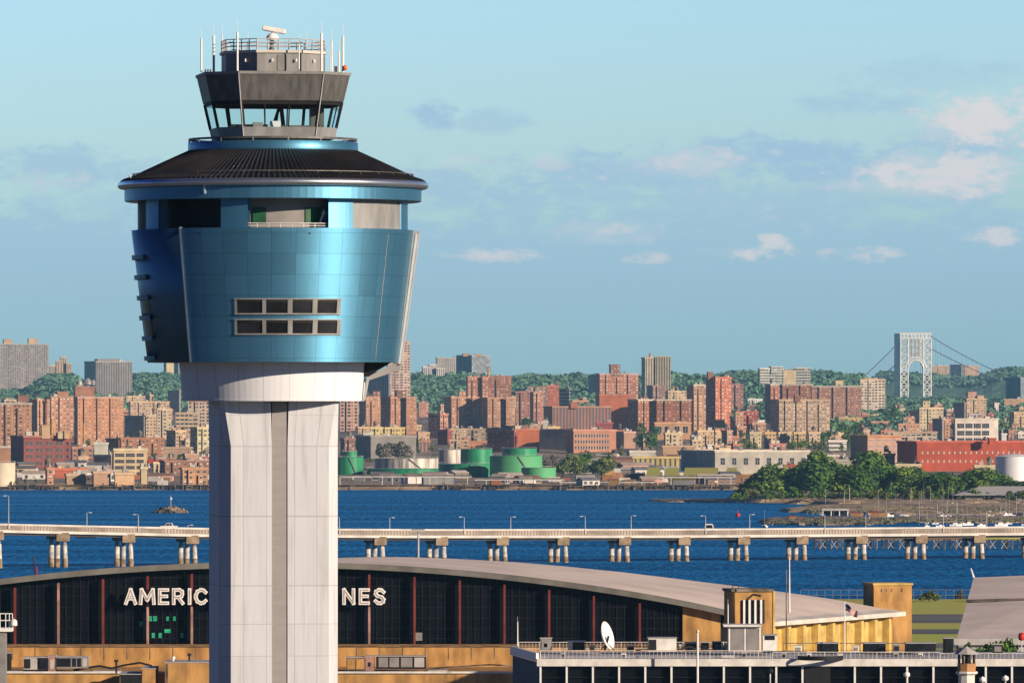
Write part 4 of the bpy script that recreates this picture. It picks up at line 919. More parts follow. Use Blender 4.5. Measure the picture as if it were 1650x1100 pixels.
def tree(px, py, Y, h, w_, kind, label, group=None, big=False, z=None):
    rr = rnd; var = rr.randrange(4); k = (kind, big, var)
    if k not in TREEV:
        cr, tr = tree_meshes(10, 9, 1500 if big else 330, .34 if big else .55, hash(kind) % 97 if False else {'A': 3, 'B': 11, 'C': 23, 'D': 31}[kind]*7+var+(50 if big else 0), 14 if big else 8)
        a_ = cr.build('crown', M['leaf'+kind]); b_ = tr.build('trunk', M['bark']); TREEV[k] = (a_.data, b_.data)
        bpy.data.objects.remove(a_); bpy.data.objects.remove(b_)
    Y = Y or YB(py, px); zz = TZ(px, Y) if z is None else z
    t = thing('tree', (XP(px, Y), Y, zz), label, 'tree', group, rr.uniform(0, 6.28)); t.scale = (w_/9, w_/9, h/10)
    for nm_, me in zip(('crown', 'trunk'), TREEV[k]):
        o = bpy.data.objects.new(nm_, me); C.objects.link(o); o.parent = t
    return t
# the tree belt on the near shore of the river island, right
NEARW = 3600
def flat(name, x0, x1, yn, yf, z, m, seed, n=90, rough=.22):
    Yn, Yf = YG(yn), YG(yf); cxp = (x0+x1)/2; mb = MB(); ring = []
    for i in range(n):
        a_ = 2*math.pi*i/n; k = 1+rough*noise.noise(Vector((math.cos(a_)*3, math.sin(a_)*3, seed)))+rough*.5*noise.noise(Vector((math.cos(a_)*9, math.sin(a_)*9, seed)))
        Yc = (Yn+Yf)/2+(Yf-Yn)/2*math.sin(a_)*k; px = cxp+(x1-x0)/2*math.copysign(abs(math.cos(a_))**.6, math.cos(a_))*k
        ring.append((px, Yc))
    vs = []; levels = ((1.0, -.6), (.985, .25*z), (.96, .7*z), (.88, z), (.6, z), (.3, z), (0.01, z))
    Ym = (Yn+Yf)/2
    for f_, zz in levels:
        for px, Yc in ring:
            p_ = cxp+(px-cxp)*f_; y_ = Ym+(Yc-Ym)*f_
            vs.append((XP(p_, y_), y_, zz+(.35*z*noise.noise(Vector((p_*.15, y_*.06, seed))) if f_ < 1 else 0)))
    fs = []
    for l in range(len(levels)-1):
        for i in range(n):
            j = (i+1) % n; fs.append((l*n+i, l*n+j, (l+1)*n+j, (l+1)*n+i))
    mb.add(vs, fs); o = struct(mb.build(name, m)); return o
flat('wooded_point', 1186, 1720, 814, 792, 2.2, M['mud'], 1.5)
flat('mud_flat', 1268, 1760, 829, 815, 1.6, M['mud'], 4.5)
flat('reed_bank', 1226, 1440, 846, 837, 1.5, M['rock'], 8.5)
flat('rocky_spit', 1050, 1200, 809, 805, .8, M['rock'], 12.5)
flat('mud_bank', 1415, 1780, 842, 834, 1.0, M['mud'], 17.5)
wt_ = random.Random(5)
pos = sorted([(1200,22,26),(1214,30,34),(1228,42,30),(1240,60,46),(1255,48,34),(1268,44,30),(1284,52,34),(1298,58,36),(1312,72,48),(1326,76,50),(1340,64,38),(1353,58,40),(1368,62,38),(1382,54,34),(1396,76,44),(1410,74,42),(1424,58,38),(1437,52,36),(1452,50,38),(1466,46,34),(1480,50,38),(1494,44,32),(1508,46,36),(1522,44,34),(1536,40,30),(1550,38,28),(1564,46,34),(1578,52,34),(1592,50,36),(1606,42,32),(1620,36,28),(1640,32,28),(1656,30,26)])
for i, (px, hp, wp) in enumerate(pos):
    Y = 3660+wt_.uniform(-50, 60); s_ = S(Y); k = 'B' if i % 3 else 'A'
    lb = f'{"broad dark" if k == "B" else "brighter green"} leafy tree, {ordn(i)} from the left on the wooded point'
    tree(px, 0, Y, (hp*.92+wt_.uniform(-3, 3))*s_, wp*1.75*s_, k, lb, 'trees on the wooded point', True, 1.5)
for i in range(36):
    px = 1192+i*13+wt_.uniform(-5, 5); Y = 3570+wt_.uniform(-15, 30); s_ = S(Y)
    o = tree(px, 0, Y, wt_.uniform(13, 26)*s_, wt_.uniform(20, 34)*s_, wt_.choice('ABC'), f'low shrub, {ordn(i)} from the left along the edge of the wooded point', 'shrubs fringing the wooded point', False, 1.2)
    o.name = 'shrub'; o['category'] = 'shrub'
# city trees
ct = random.Random(77); TR = []
for x0, x1, y0, y1, n, kinds, hh in ((900, 985, 758, 770, 20, 'CAC', 24), (875, 915, 745, 755, 6, 'D', 16), (600, 665, 738, 742, 7, 'D', 24), (1025, 1056, 700, 728, 8, 'B', 20), (1190, 1330, 722, 727, 16, 'CAC', 12),
        (1335, 1400, 692, 730, 20, 'BA', 15), (1310, 1340, 712, 740, 8, 'CB', 16), (1355, 1425, 686, 700, 10, 'CBA', 12), (1600, 1650, 690, 714, 8, 'CB', 14), (660, 700, 700, 738, 6, 'CB', 10), (240, 300, 720, 745, 5, 'CB', 10),
        (112, 150, 712, 722, 5, 'C', 10), (840, 880, 684, 690, 4, 'B', 12), (1190, 1225, 700, 722, 7, 'CB', 11), (1060, 1130, 740, 750, 8, 'CD', 8), (980, 1060, 728, 745, 12, 'CD', 12), (548, 700, 742, 750, 8, 'CD', 11), (5, 60, 778, 786, 5, 'CD', 8), (1480, 1600, 716, 724, 6, 'C', 9), (1400, 1460, 745, 770, 8, 'AB', 13),
        (720, 830, 724, 734, 6, 'D', 9), (1395, 1450, 670, 690, 10, 'B', 15), (1190, 1235, 655, 675, 6, 'B', 13)):
    for _ in range(n): TR.append((ct.uniform(x0, x1), ct.uniform(y0, y1), ct.choice(kinds), hh*ct.uniform(.7, 1.15)))
TR.sort()
kn = dict(A=['bright green', 'fresh green', 'spring green', 'round green'], B=['dark green', 'deep green', 'shady', 'dense dark'], C=['olive', 'yellow green', 'sunlit olive', 'soft olive'], D=['bare twiggy', 'leafless grey', 'bare branched', 'brown bare'])
ad = ['', 'small ', 'rounded ', 'taller ', 'low ', 'spreading ', 'slender ', 'ragged ', 'wide ', 'upright ', 'squat ', 'leaning ']
for px, py, k, hh in TR:
    lb = rel_label(px, py, [a_+q for a_ in ad for q in kn[k]], 'tree')
    if not lb: continue
    Y = YB(py, px); s_ = S(Y); tree(px, py, Y, hh*s_*1.2, hh*s_*ct.uniform(1.1, 1.5), k, lb)
# woods on the hills: nobody could count them
wd = MB(); rr = random.Random(9)
def woods(x0, x1, Ya, Yb, n, r, size):
    for _ in range(n):
        px = rr.uniform(x0, x1); Y = rr.uniform(Ya, Yb); z = TZ(px, Y); q = r*rr.uniform(.6, 1.3)
        leaf_cloud(wd, XP(px, Y), Y, z+q*.5, q, q, q*.8, 13, size, rr)
woods(-30, 345, 9900, 11150, 1300, 7, 3.0); woods(535, 1400, 9700, 11150, 3000, 7, 3.0); woods(1385, 1690, 13100, 13600, 900, 9, 4.0)
woods(-30, 345, 8900, 9900, 500, 6, 2.8); woods(660, 760, 8700, 9900, 350, 7, 2.8); woods(900, 960, 8300, 9700, 250, 6.5, 2.8); woods(1180, 1260, 8000, 9700, 300, 6.5, 2.8); woods(1370, 1520, 8300, 10500, 900, 7, 2.8)
woods(1500, 1690, 8300, 11500, 700, 7, 2.8); woods(1330, 1460, 6900, 8300, 400, 6, 2.4); woods(1040, 1110, 9000, 10000, 120, 6, 2.6); woods(1590, 1680, 6800, 8000, 90, 5, 2.2)
woods(1404, 1690, 10500, 12200, 900, 8, 3.4)
o = wd.build('hillside_woods', M['wood']); tag(o, 'hazy blue-green woods covering the far ridge and its slopes', 'woods', kind='stuff')
# ---------------------------------------------------------------- tanks on the far shore
def tank(x0, x1, yt, yb, m, label, dome=.06, stair=True, Y=None):
    Y = Y or YB(yb, (x0+x1)/2); s_ = S(Y); r = (x1-x0)/2*s_; z0 = min(TZ((x0+x1)/2, Y), ZP(yb, Y))-1.5; h = ZP(yt, Y)-z0
    t = thing('storage_tank', (XP((x0+x1)/2, Y), Y+r, z0), label, 'storage tank', 'storage tanks on the far shore')
    MB().lathe([(r, 0), (r, h)], 64).build('shell', m, t, True)
    MB().lathe([(r+.15, h-.1), (r+.15, h+.25), (r-.2, h+.25), (r*.5, h+r*dome*.8), (.01, h+r*dome)], 64).build('tank_roof', m, t)
    mb = MB(); 
    for a_ in range(-120, 121, 12): mb.tube((r*math.sin(R(a_)), -r*math.cos(R(a_)), h), (r*math.sin(R(a_)), -r*math.cos(R(a_)), h+1.1), .06, 4)
    mb.path([(r*math.sin(R(a_)), -r*math.cos(R(a_)), h+1.1) for a_ in range(-120, 121, 12)], .06, 4); mb.build('rim_railing', M['rail'], t)
    if stair:
        mb = MB(); pts = [((r+.5)*math.sin(R(a_)), -(r+.5)*math.cos(R(a_)), h*(1-i/16)) for i, a_ in enumerate(range(5, 5+17*2, 2))]; mb.path(pts, .35, 4); mb.build('stair', M['grey'], t)
    return t
tank(-24, 23, 746, 785, M['tankc'], 'cream cylinder tank at the far left waterfront', stair=False)
tank(536, 585, 737, 765, M['tankg'], 'bright green tank next to the tower shaft', .04)
tank(603, 706, 739, 758, M['tankw'], 'wide streaked grey and white tank with a stair line', .02)
tank(707, 742, 725, 750, M['tankw'], 'small grey steel tank left of the upper green tank', .05, False)
tank(741, 793, 724, 748, M['tankg'], 'upper green tank right of the small grey one', .04, False)
tank(809, 865, 723, 742, M['tankg'], 'green tank showing over the widest pale green tank', .04, False)
tank(789, 874, 735, 769, M['tankl'], 'widest pale green tank with two ladders', .02)
tank(840, 896, 754, 773, M['tankl'], 'low pale green tank at the right of the group', .02, False)
tank(590, 720, 756, 768, M['tankg'], 'low green containment ring around the streaked tank', -.02, False, Y=YB(766, 650))
tank(706, 800, 748, 768, M['tankg'], 'shaded green tank between the grey and pale green ones', .02, True)
tank(1606, 1668, 736, 776, M['tankww'], 'bright white tank at the right edge by the trees', .16, False)
tank(552, 575, 728, 745, M['tankg'], 'little green tank behind the first bright green one', .05, False)
# ---------------------------------------------------------------- waterfront: pipe trestle, docks, clutter
def trestle(x0, x1, yt, Y, step, label, m='rail', beam=.55):
    s_ = S(Y); t = thing('pipe_trestle', (XP(x0, Y), Y, 0), label, 'pipe trestle'); zt = ZP(yt, Y)
    L = XP(x1, Y)-XP(x0, Y); MB().box(0, L, -.6, .6, zt-beam, zt).build('beam', M[m], t)
    mb = MB(); mb.tube((0, -1, zt+.4), (L, -1, zt+.4), .25, 6); mb.tube((0, .6, zt+.5), (L, .6, zt+.5), .3, 6); mb.build('pipe', M['timber'], t)
    x = 0
    while x < L: MB().box(x-.2, x+.2, -.5, .5, -1, zt-beam).build('post', M['timber' if rnd.random() < .5 else m], t); x += step*rnd.uniform(.7, 1.2)
    return t
trestle(548, 760, 767, 4160, 7, 'long white pipe trestle in front of the green tanks')
trestle(765, 910, 772, 4175, 6, 'pipe trestle below the pale green tanks')
trestle(1060, 1182, 768, 4172, 8, 'white framed loading pier left of the wooded point')
trestle(905, 1055, 776, 4166, 7, 'low timber loading trestle in the centre of the shore')
def bulkhead(x0, x1, label):
    Y = 4143; t = thing('timber_bulkhead', (XP(x0, Y), Y, 0), label, 'bulkhead'); L = XP(x1, Y)-XP(x0, Y)
    MB().box(0, L, 1, 1.6, -1, 1.9).build('planking', M['timberd'], t)
    n = int(L/3.2)
    for i in range(n):
        x = L*(i+rnd.random())/n; MB().tube((x, rnd.uniform(-1, .6), -1), (x+rnd.uniform(-.2, .2), .3, rnd.uniform(1.2, 4.2)), .32, 6).build('pile', M['timber' if i % 3 else 'timberd'], t)
bulkhead(0, 95, 'dark timber bulkhead at the far left shore'); bulkhead(130, 235, 'pile-studded timber bulkhead below the cream factory'); bulkhead(236, 345, 'tall ragged timber piles by the tower shaft')
bulkhead(700, 815, 'dark timber bulkhead below the pale green tanks'); bulkhead(890, 1010, 'dark timber wharf front in the centre of the far shore'); bulkhead(1012, 1180, 'long dark wharf front left of the wooded point')
cl = random.Random(19); nouns = [('shipping_container', 'container', ['red', 'blue', 'white', 'rust', 'grey', 'ochre']), ('parked_truck', 'truck', ['white', 'grey', 'blue', 'red']), ('shed', 'shed', ['tan', 'white', 'brown', 'grey', 'pink', 'cream'])]
cc = dict(red=(.45,.05,.03), blue=(.05,.12,.3), white=(.75,.72,.68), rust=(.35,.13,.06), grey=(.3,.3,.3), ochre=(.5,.3,.1), tan=(.48,.34,.22), brown=(.25,.14,.09), pink=(.55,.3,.24), cream=(.62,.52,.35))
n_ = 0
for _ in range(420):
    if n_ >= 170: break
    px = cl.uniform(0, 1185) if cl.random() < .86 else cl.uniform(1185, 1640)
    if 345 < px < 540: continue
    py = cl.uniform(742, 782) if px < 1185 else cl.uniform(738, 756)
    if px > 548 and px < 900 and py < 771: continue
    nm_, noun, cs = cl.choice(nouns); c_ = cl.choice(cs)
    Y = YB(py, px); bad = False
    for a_, b_, t_, d_, nn, f_ in BLD:
        if px > a_-4 and px < b_+2 and abs(py-d_) < 3: bad = True
        if nn.split()[0:1] == ['long'] and px > a_-4 and px < b_ and py > d_ and py-8 < d_-10: bad = True
    if bad: continue
    lb = rel_label(px, py, [f'{a_}{c_}' for a_ in ('', 'small ', 'lone ', 'weathered ', 'half hidden ', 'tilted ', 'dusty ', 'far ')], noun)
    if not lb: continue
    t = thing(nm_, (XP(px, Y), Y, TZ(px, Y)-.3), lb, noun, None, R(cl.uniform(-20, 35)))
    if noun == 'container':
        k = cl.choice((6, 12)); mb = MB().box(0, k, 0, 2.4, .3, 3.0)
        for i in range(int(k/.6)): mb.box(i*.6+.1, i*.6+.35, -.06, 0, .5, 2.8)
        o = mb.build('container_body', FM['blank'][0], t); o.color = (*cc[c_], 1)
        MB().box(k, k+.06, .2, 2.2, .45, 2.8).build('door', M['grey'], t)
    elif noun == 'truck':
        o = MB().box(0, 6.5, 0, 2.4, .9, 3.8).build('cargo_box', FM['blank'][0], t); o.color = (.7, .68, .62, 1)
        o = MB().prism([(6.7, .1), (8.9, .1), (8.9, 2.3), (6.7, 2.3)], [(6.7, .1), (8.3, .1), (8.3, 2.3), (6.7, 2.3)], .8, 3.0).build('cab', FM['blank'][0], t); o.color = (*cc[c_], 1)
        for xw in (1.2, 5.4, 7.9): MB().tube((xw, -.05, .5), (xw, 2.45, .5), .5, 12).build('wheel', M['dark'], t)
    else:
        k = cl.uniform(8, 22); d = cl.uniform(6, 10); h = cl.uniform(2.8, 5.5)
        o = MB().wallbox(0, k, 0, d, 0, h, 4, 4).build('wall', FM[cl.choice(['blank', 'big', 'punch'])][0], t); o.color = (*cc[c_], 1)
        mb = MB().add([(-.4, -.5, h-.1), (k+.4, -.5, h-.1), (k+.4, d+.5, h-.1), (-.4, d+.5, h-.1), (-.4, d/2, h+1.6), (k+.4, d/2, h+1.6)], [(0, 1, 5, 4), (2, 3, 4, 5), (1, 2, 5), (3, 0, 4), (3, 2, 1, 0)])
        o = mb.build('roof', FM['blank'][0], t); o.color = (*cl.choice([(.6, .55, .5), (.3, .18, .14), (.5, .42, .35), (.2, .2, .21)]), 1)
    n_ += 1
print('clutter', n_)
def chimney_thing(px, yt, yb, r, m, label, name='chimney', cat='chimney', Y=None):
    Y = Y or YB(yb, px); z0 = TZ(px, Y)-1; t = thing(name, (XP(px, Y), Y, z0), label, cat); h = ZP(yt, Y)-z0
    MB().tube((0, 0, 0), (0, 0, h), r*S(Y), 10, r*S(Y)*.7).build('shaft', m, t); MB().tube((0, 0, h-.8), (0, 0, h+.1), r*S(Y)*.95, 10).build('cap', M['grey'], t); return t
chimney_thing(135, 681, 722, 1.6, M['brick'], 'tall thin brown chimney before the broad brick slab')
chimney_thing(920, 716, 726, .9, M['white'], 'white mast beside the arched window mill', 'flue', 'flue')
# billboard on a pole
Y = YB(728, 1150); t = thing('billboard', (XP(1151.5, Y), Y, TZ(1151, Y)), 'black billboard panel on a tall pole in front of the sandy tenements', 'billboard')
zt = ZP(676, Y)-TZ(1151, Y); zb_ = ZP(689, Y)-TZ(1151, Y); MB().tube((0, 0, -1), (0, 0, zb_), .5, 8).build('pole', M['dark'], t)
MB().box(0, 16.5*S(Y), -.4, .4, zb_, zt).build('panel', M['dark'], t); MB().box(-.2, 16.7*S(Y), -.5, .5, zb_-.5, zb_).build('catwalk', M['grey'], t)
# embankment green strips in front of the mustard sheds
for i, (x0, x1) in enumerate(((1040, 1066), (1070, 1096), (1100, 1160), (1168, 1190))):
    struct(MB().add([(XP(x0, 4300), 4300, ZP(768, 4300)), (XP(x1, 4300), 4300, ZP(768, 4300)), (XP(x1-3, 4360), 4360, ZP(753, 4360)), (XP(x0+4, 4360), 4360, ZP(753, 4360)), (XP(x0, 4310), 4310, 0), (XP(x1, 4310), 4310, 0), (XP(x1, 4362), 4362, 0), (XP(x0, 4362), 4362, 0)], [(0, 1, 2, 3), (4, 5, 1, 0), (5, 6, 2, 1), (6, 7, 3, 2), (7, 4, 0, 3)]).build('embankment', M['grass']))
t = thing('hopper', (XP(995, 4300), 4300, TZ(995, 4300)-1), 'orange boxy hopper on the central waterfront', 'hopper'); k = S(4300)
MB().box(-7.5*k, 7.5*k, 0, 5, 5*k, 18*k).build('bin', M['bstrip'], t); MB().prism([(-3, 1), (3, 1), (3, 4), (-3, 4)], [(-7*k, 0), (7*k, 0), (7*k, 5), (-7*k, 5)], 1*k, 5*k).build('chute', M['grey'], t)
# rock islet with its beacon
Yi = YG(826); mb = MB(); rr = random.Random(3)
isl = []
for k in range(150):
    a_ = rr.uniform(0, 6.28); d = rr.random()**.6; x = math.cos(a_)*d*7.6; y = math.sin(a_)*d*9; z = 3.0*(1-d)**.8*rr.uniform(.5, 1.0)+.2; r = rr.uniform(.5, 1.1)
    M0 = Matrix.Translation((x, y, z-.3)) @ Matrix.Rotation(rr.uniform(0, 3), 4, Vector((rr.random(), rr.random(), rr.random()+.1)).normalized())
    b_ = [(-r, -r*.8), (r*.9, -r), (r, r*.7), (-r*.8, r)]; mb.M = M0; mb.prism(b_, scl(b_, rr.uniform(.5, .8)), -r*.7, r*.7)
o = mb.build('rock_islet', M['rock']); o.location = (XP(275, Yi), Yi+8, 0); o['kind'] = 'structure'
t = thing('beacon', (XP(274, Yi), Yi+8, 2.4), 'small white lighted beacon on the rock islet', 'beacon'); MB().tube((0, 0, 0), (0, 0, 5), .12, 6).build('mast', M['rail'], t); MB().tube((0, 0, 3.4), (0, 0, 4.2), .5, 8).build('lantern', M['white'], t)
# navigation marker left
Yn = 2040; t = thing('channel_marker', (XP(58, Yn), Yn, 0), 'leaning dark and magenta channel marker standing in the water', 'channel marker'); k = S(Yn)
MB().tube((0, 0, -.5), (-4*k, 0, 37*k), .25, 7).build('pole', M['timberd'], t); MB().tube((2*k, 0, -.5), (0, 0, 20*k), .35, 7).build('brace', mat('magenta_paint', (.2, .02, .1), .6), t)
# buoys and boats
Yb_ = YG(832); t = thing('buoy', (XP(1189, Yb_), Yb_, 0), 'round red buoy in the open water before the reed bank', 'buoy'); MB().lathe([(.01, -.3), (.9, 0), (1.1, .8), (.5, 1.6), (.01, 1.8)], 14).build('float', M['red'], t, True); MB().tube((0, 0, 1.6), (0, 0, 2.8), .1, 5).build('topmark', M['red'], t)
def boat_proto():
    t = thing('sailboat', (0, 0, 0), 'x', 'sailboat', 'moored boats and masts in the marina')
    sec = [(-3.6, .9, .9), (-2, 1.25, .8), (0, 1.35, .8), (2, 1.0, .9), (3.4, .35, 1.1), (4.2, .03, 1.25)]; vs = []
    for x, w_, z in sec: vs += [(x, -w_, z), (x, -w_*.6, -.2), (x, w_*.6, -.2), (x, w_, z)]
    fs = []
    for i in range(5):
        for q in range(3): fs.append((i*4+q, i*4+q+1, i*4+q+5, i*4+q+4))
        fs.append((i*4+3, i*4, i*4+4, i*4+7))
    fs.append((3, 2, 1, 0)); MB().add(vs, fs).build('hull', M['white'], t)
    MB().prism([(-1.6, -.7), (1.4, -.6), (1.4, .6), (-1.6, .7)], [(-1.4, -.5), (1, -.4), (1, .4), (-1.4, .5)], .8, 1.5).build('cabin', M['wht2'], t)
    MB().tube((.4, 0, .8), (.4, 0, 10.5), .09, 6, .05).build('mast', M['lgrey'], t); MB().tube((.4, 0, 2), (-3.2, 0, 2.1), .07, 5).build('boom', M['lgrey'], t)
    return t
bp_ = boat_proto(); bt = random.Random(12); bl = []
for i in range(30): bl.append((bt.uniform(1395, 1655), bt.choice([bt.uniform(811, 816), bt.uniform(831, 834), bt.uniform(843.5, 850)])))
bl += [(1232, 849), (1493, 849), (1515, 848.5), (1580, 848), (1612, 847.5), (1560, 846)]
bl.sort()
for i, (px, py) in enumerate(bl):
    o = bp_ if i == 0 else copy_tree(bp_); Y = YG(py); o.location = (XP(px, Y), Y, 0); o.rotation_euler.z = R(bt.uniform(-50, 230)); k = bt.uniform(.5, .85); o.scale = (k, k, k*bt.uniform(.8, 1.5))
    o['label'] = f'moored white sailboat, {ordn(i) if i < 40 else ["twelfth","eleventh","tenth","ninth","eighth","seventh","sixth","fifth","fourth","third","second","first"][i-40]+" from the right, not"} from the left in the marina' if i < 40 else f'moored white sailboat, {ORD[len(bl)-1-i]} from the right edge of the marina'
for i, (x0, x1, yb, yt_, m) in enumerate(((1369, 1392, 832.5, 820, 'bstrip'), (1398, 1431, 832, 820, 'bstrip'), (1326, 1366, 830, 817, 'wht2'), (1271, 1284, 838, 826, 'bstrip'), (1285, 1298, 838, 829, 'bstrip'))):
    Y = YG(yb, .8); k = S(Y); lbs = ['short rusty barge hulk beside the mud flat', 'longer rusty barge hulk at the mud flat, right of the short one', 'white roofed boathouse with open dark front on the mud flat', 'small rust red wreck on the reed bank, left one', 'small rust red wreck on the reed bank, right one']
    t = thing('boathouse' if i == 2 else 'barge_hulk', (XP(x0, Y), Y, .6), lbs[i], 'boathouse' if i == 2 else 'barge'); L = (x1-x0)*k; h = (yb-yt_)*k*.8
    if i == 2:
        MB().box(0, L, 3, 7, 0, h-.5).build('wall', M['dark'], t); MB().prism([(-.5, -1), (L+.5, -1), (L+.5, 8), (-.5, 8)], [(-.5, 2), (L+.5, 2), (L+.5, 5), (-.5, 5)], h-.5, h+.3).build('roof', M['wht2'], t)
        for q in range(4): MB().box(L*q/3-.2, L*q/3+.2, -.6, -.2, 0, h-.5).build('post', M['white'], t)
    else:
        MB().prism([(.6, 0), (L-.6, 0), (L-.6, 5), (.6, 5)], [(0, -.4), (L, -.4), (L, 5.4), (0, 5.4)], 0, h*.7).build('hull', M['bstrip'], t); MB().prism([(L*.1, 1), (L*.6, 1), (L*.6, 4), (L*.1, 4)], [(L*.1, 1), (L*.55, 1), (L*.55, 4), (L*.1, 4)], h*.7, h).build('deckhouse', M['redcol'], t)
# dock piles of the marina
for i in range(24):
    px = 1330+i*14+bt.uniform(-3, 3); py = bt.choice([814, 833, 845])+bt.uniform(-1, 1); Y = YG(py)
    t = thing('mooring_pole', (XP(px, Y), Y, -.5), f'tall thin mooring pole, {ordn(i)} from the left across the marina' , 'mooring pole', 'mooring poles standing in the marina')
    MB().tube((0, 0, 0), (bt.uniform(-.3, .3), 0, bt.uniform(4, 10)), .11, 5, .1).build('pole', M[bt.choice(['rail', 'timber', 'lgrey'])], t); MB().tube((0, 0, 1.2), (0, 0, 1.7), .3, 6).build('collar', M['timberd'], t)
Y = 3560; k = S(Y); t = thing('boat_shed', (XP(1556, Y), Y, 1.4), 'big pale grey boat shed roof right of the wooded point', 'boat shed'); L = 110*k
MB().box(0, L, 3, 26, 0, 3.0).build('wall', M['grey'], t); MB().add([(-6, 0, 2.8), (L, 0, 2.8), (L, 14, 7.0), (8, 14, 7.0), (L, 29, 2.8), (-6, 29, 2.8)], [(0, 1, 2, 3), (5, 3, 2, 4), (0, 3, 5)]).build('roof', M['lgrey'], t)
sb = MB(); r5 = random.Random(6)
for _ in range(600):
    px = r5.uniform(1275, 1700); py = r5.choice([r5.uniform(817, 827), r5.uniform(836, 841)]) if px > 1420 else r5.choice([r5.uniform(817, 827), r5.uniform(838.5, 844)])
    if px < 1420 and py > 830: px = r5.uniform(1235, 1430)
    if py < 830 and px < 1300: continue
    Y = YG(py, 1.2); leaf_cloud(sb, XP(px, Y), Y, 1.6, r5.uniform(.8, 2.6), 2, r5.uniform(.5, 1.2), 12, .32, r5)
o = sb.build('scrub', [mat('dry_reeds', (.24, .20, .11), .9, var=.4, scale=.3, col2=(.09, .12, .06))]); tag(o, 'dry brown reeds and scrub spread over the mud flats', 'scrub', kind='stuff')
# ---------------------------------------------------------------- the causeway bridge over the river
def vY(px): return 2174+(px/1650)*139
VT = [(-400, 838), (0, 843), (340, 850.2), (700, 852), (1100, 851.5), (1650, 847.5), (2300, 842)]
# heights: rail top from the photo; the piers meet the water
via = thing('causeway_bridge', (0, 0, 0), 'long low concrete causeway on white sleeved pile piers crossing the blue water', 'bridge')
def strip(name, m, dy0, dy1, ya, yb):
    mb = MB(); vs = []; pxs = list(range(-400, 2301, 45))
    for px in pxs:
        Y = vY(px); t_ = interp(VT, px); k = S(Y); zt_ = ZP(t_, Y)
        for dy, z in ((dy0, zt_-ya*k), (dy1, zt_-ya*k), (dy1, zt_-yb*k), (dy0, zt_-yb*k)): vs.append((XP(px, Y), Y+dy, z))
    fs = []
    for i in range(len(pxs)-1):
        for q in range(4): fs.append((i*4+q, i*4+(q+1) % 4, i*4+4+(q+1) % 4, i*4+4+q))
    fs += [(0, 1, 2, 3), (len(vs)-1, len(vs)-2, len(vs)-3, len(vs)-4)]
    mb.add(vs, fs); return mb.build(name, M[m], via)
def slatmat():
    m = mat('slatted_parapet', (.40, .33, .27), .9, var=.35, scale=.15, detail=8); t = m.node_tree; b = t.nodes['Principled BSDF']; src = b.inputs['Base Color'].links[0].from_socket
    tcn = nd(t, 'ShaderNodeTexCoord'); q = nd(t, 'ShaderNodeSeparateXYZ'); t.links.new(tcn.outputs['Object'], q.inputs[0])
    f = mth(t, 'LESS_THAN', mth(t, 'FRACT', mth(t, 'MULTIPLY', q.outputs[0], 1.1)), .4); t.links.new(mixc(t, f, src, (.24, .19, .15)), b.inputs['Base Color']); return m
M['slatted'] = slatmat()
strip('road_deck', 'deck', 0.3, 11.7, 5.8, 11.5); strip('near_parapet', 'slatted', 0, .3, 3.2, 10.1); strip('near_rail', 'deckw', -.1, .4, .0, 2.6); strip('edge_beam', 'deckw', -.5, .3, 10.3, 14.5)
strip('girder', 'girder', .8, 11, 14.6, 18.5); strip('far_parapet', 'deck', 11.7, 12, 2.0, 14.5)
PX = [-115, -9, 97, 203, 306, 410, 510, 609, 708, 806, 904, 1003, 1099, 1195, 1289, 1385, 1481, 1575, 1670, 1765]
for i, px in enumerate(PX):
    Y = vY(px); k = S(Y); z = ZP(interp(VT, px)+18.0, Y); X = XP(px, Y)
    capo = MB().box(X-1.0, X+2.6, Y-.3, Y+2.6, z-1.5, z+1.0).build('pier_cap', M['pcap'], via)
    MB().box(X-4.2, X+1.4, Y+1.8, Y+11, z-1.0, z+.2).build('cross_beam', M['girder'], capo)
    for dx, dy, lean in ((1.1, .8, .35), (-1.0, 5.0, -.25), (-3.1, 9.0, -.1)):
        zs = 3.2 if (i+int(dy)) % 2 else 2.2
        MB().tube((X+dx+lean, Y+dy, -1), (X+dx+lean*.65, Y+dy, .28*z), .85, 12, .84).build('pile_base', M['pileb'], via)
        MB().tube((X+dx+lean*.65, Y+dy, .28*z), (X+dx+lean*.25, Y+dy, .72*z), .82, 12, .78).build('pile_sleeve', M['pile'], via)
        MB().tube((X+dx+lean*.25, Y+dy, .72*z), (X+dx, Y+dy, z-.9), .62, 12, .60).build('pile_top', M['deck'], via)
    if i in (3, 8, 11, 13): MB().box(X-15, X-9, Y+1.5, Y+2.2, z-.3, z+.3).build('maintenance_platform', M['deckw'], via)
def lamp(px, yt, i, n, arm=1):
    Y = vY(px)+ (12.2 if i % 2 else -.2); z0 = ZP(interp(VT, px)+8, Y); t = thing('street_lamp', (XP(px, Y), Y, z0), f'pale street lamp on the causeway, {ordn(i)} from the left', 'street lamp', 'street lamps along the causeway')
    h = ZP(yt, Y)-z0; MB().tube((0, 0, 0), (0, 0, h), .12, 6, .07).build('pole', M['rail'], t); MB().path([(0, 0, h), (arm*.6, 0, h+.2), (arm*1.0, 0, h+.15)], .05, 5).build('arm', M['rail'], t)
    MB().box(arm*.8, arm*1.5, -.15, .15, h+.0, h+.18).build('lamp_head', M['white'], t); MB().tube((0, 0, 0), (0, 0, 1.1), .24, 6).build('base', M['deckw'], t)
ls = ((14, 799), (140, 826), (223, 829), (303, 846), (547, 834), (628, 834), (748, 833), (823, 833), (943, 832), (1017, 831), (1137, 831), (1208, 829), (1329, 829), (1395, 828), (1520, 826), (1590, 824))
for i, (px, yt) in enumerate(ls): lamp(px, yt, i, len(ls), 1 if i % 2 else -1)
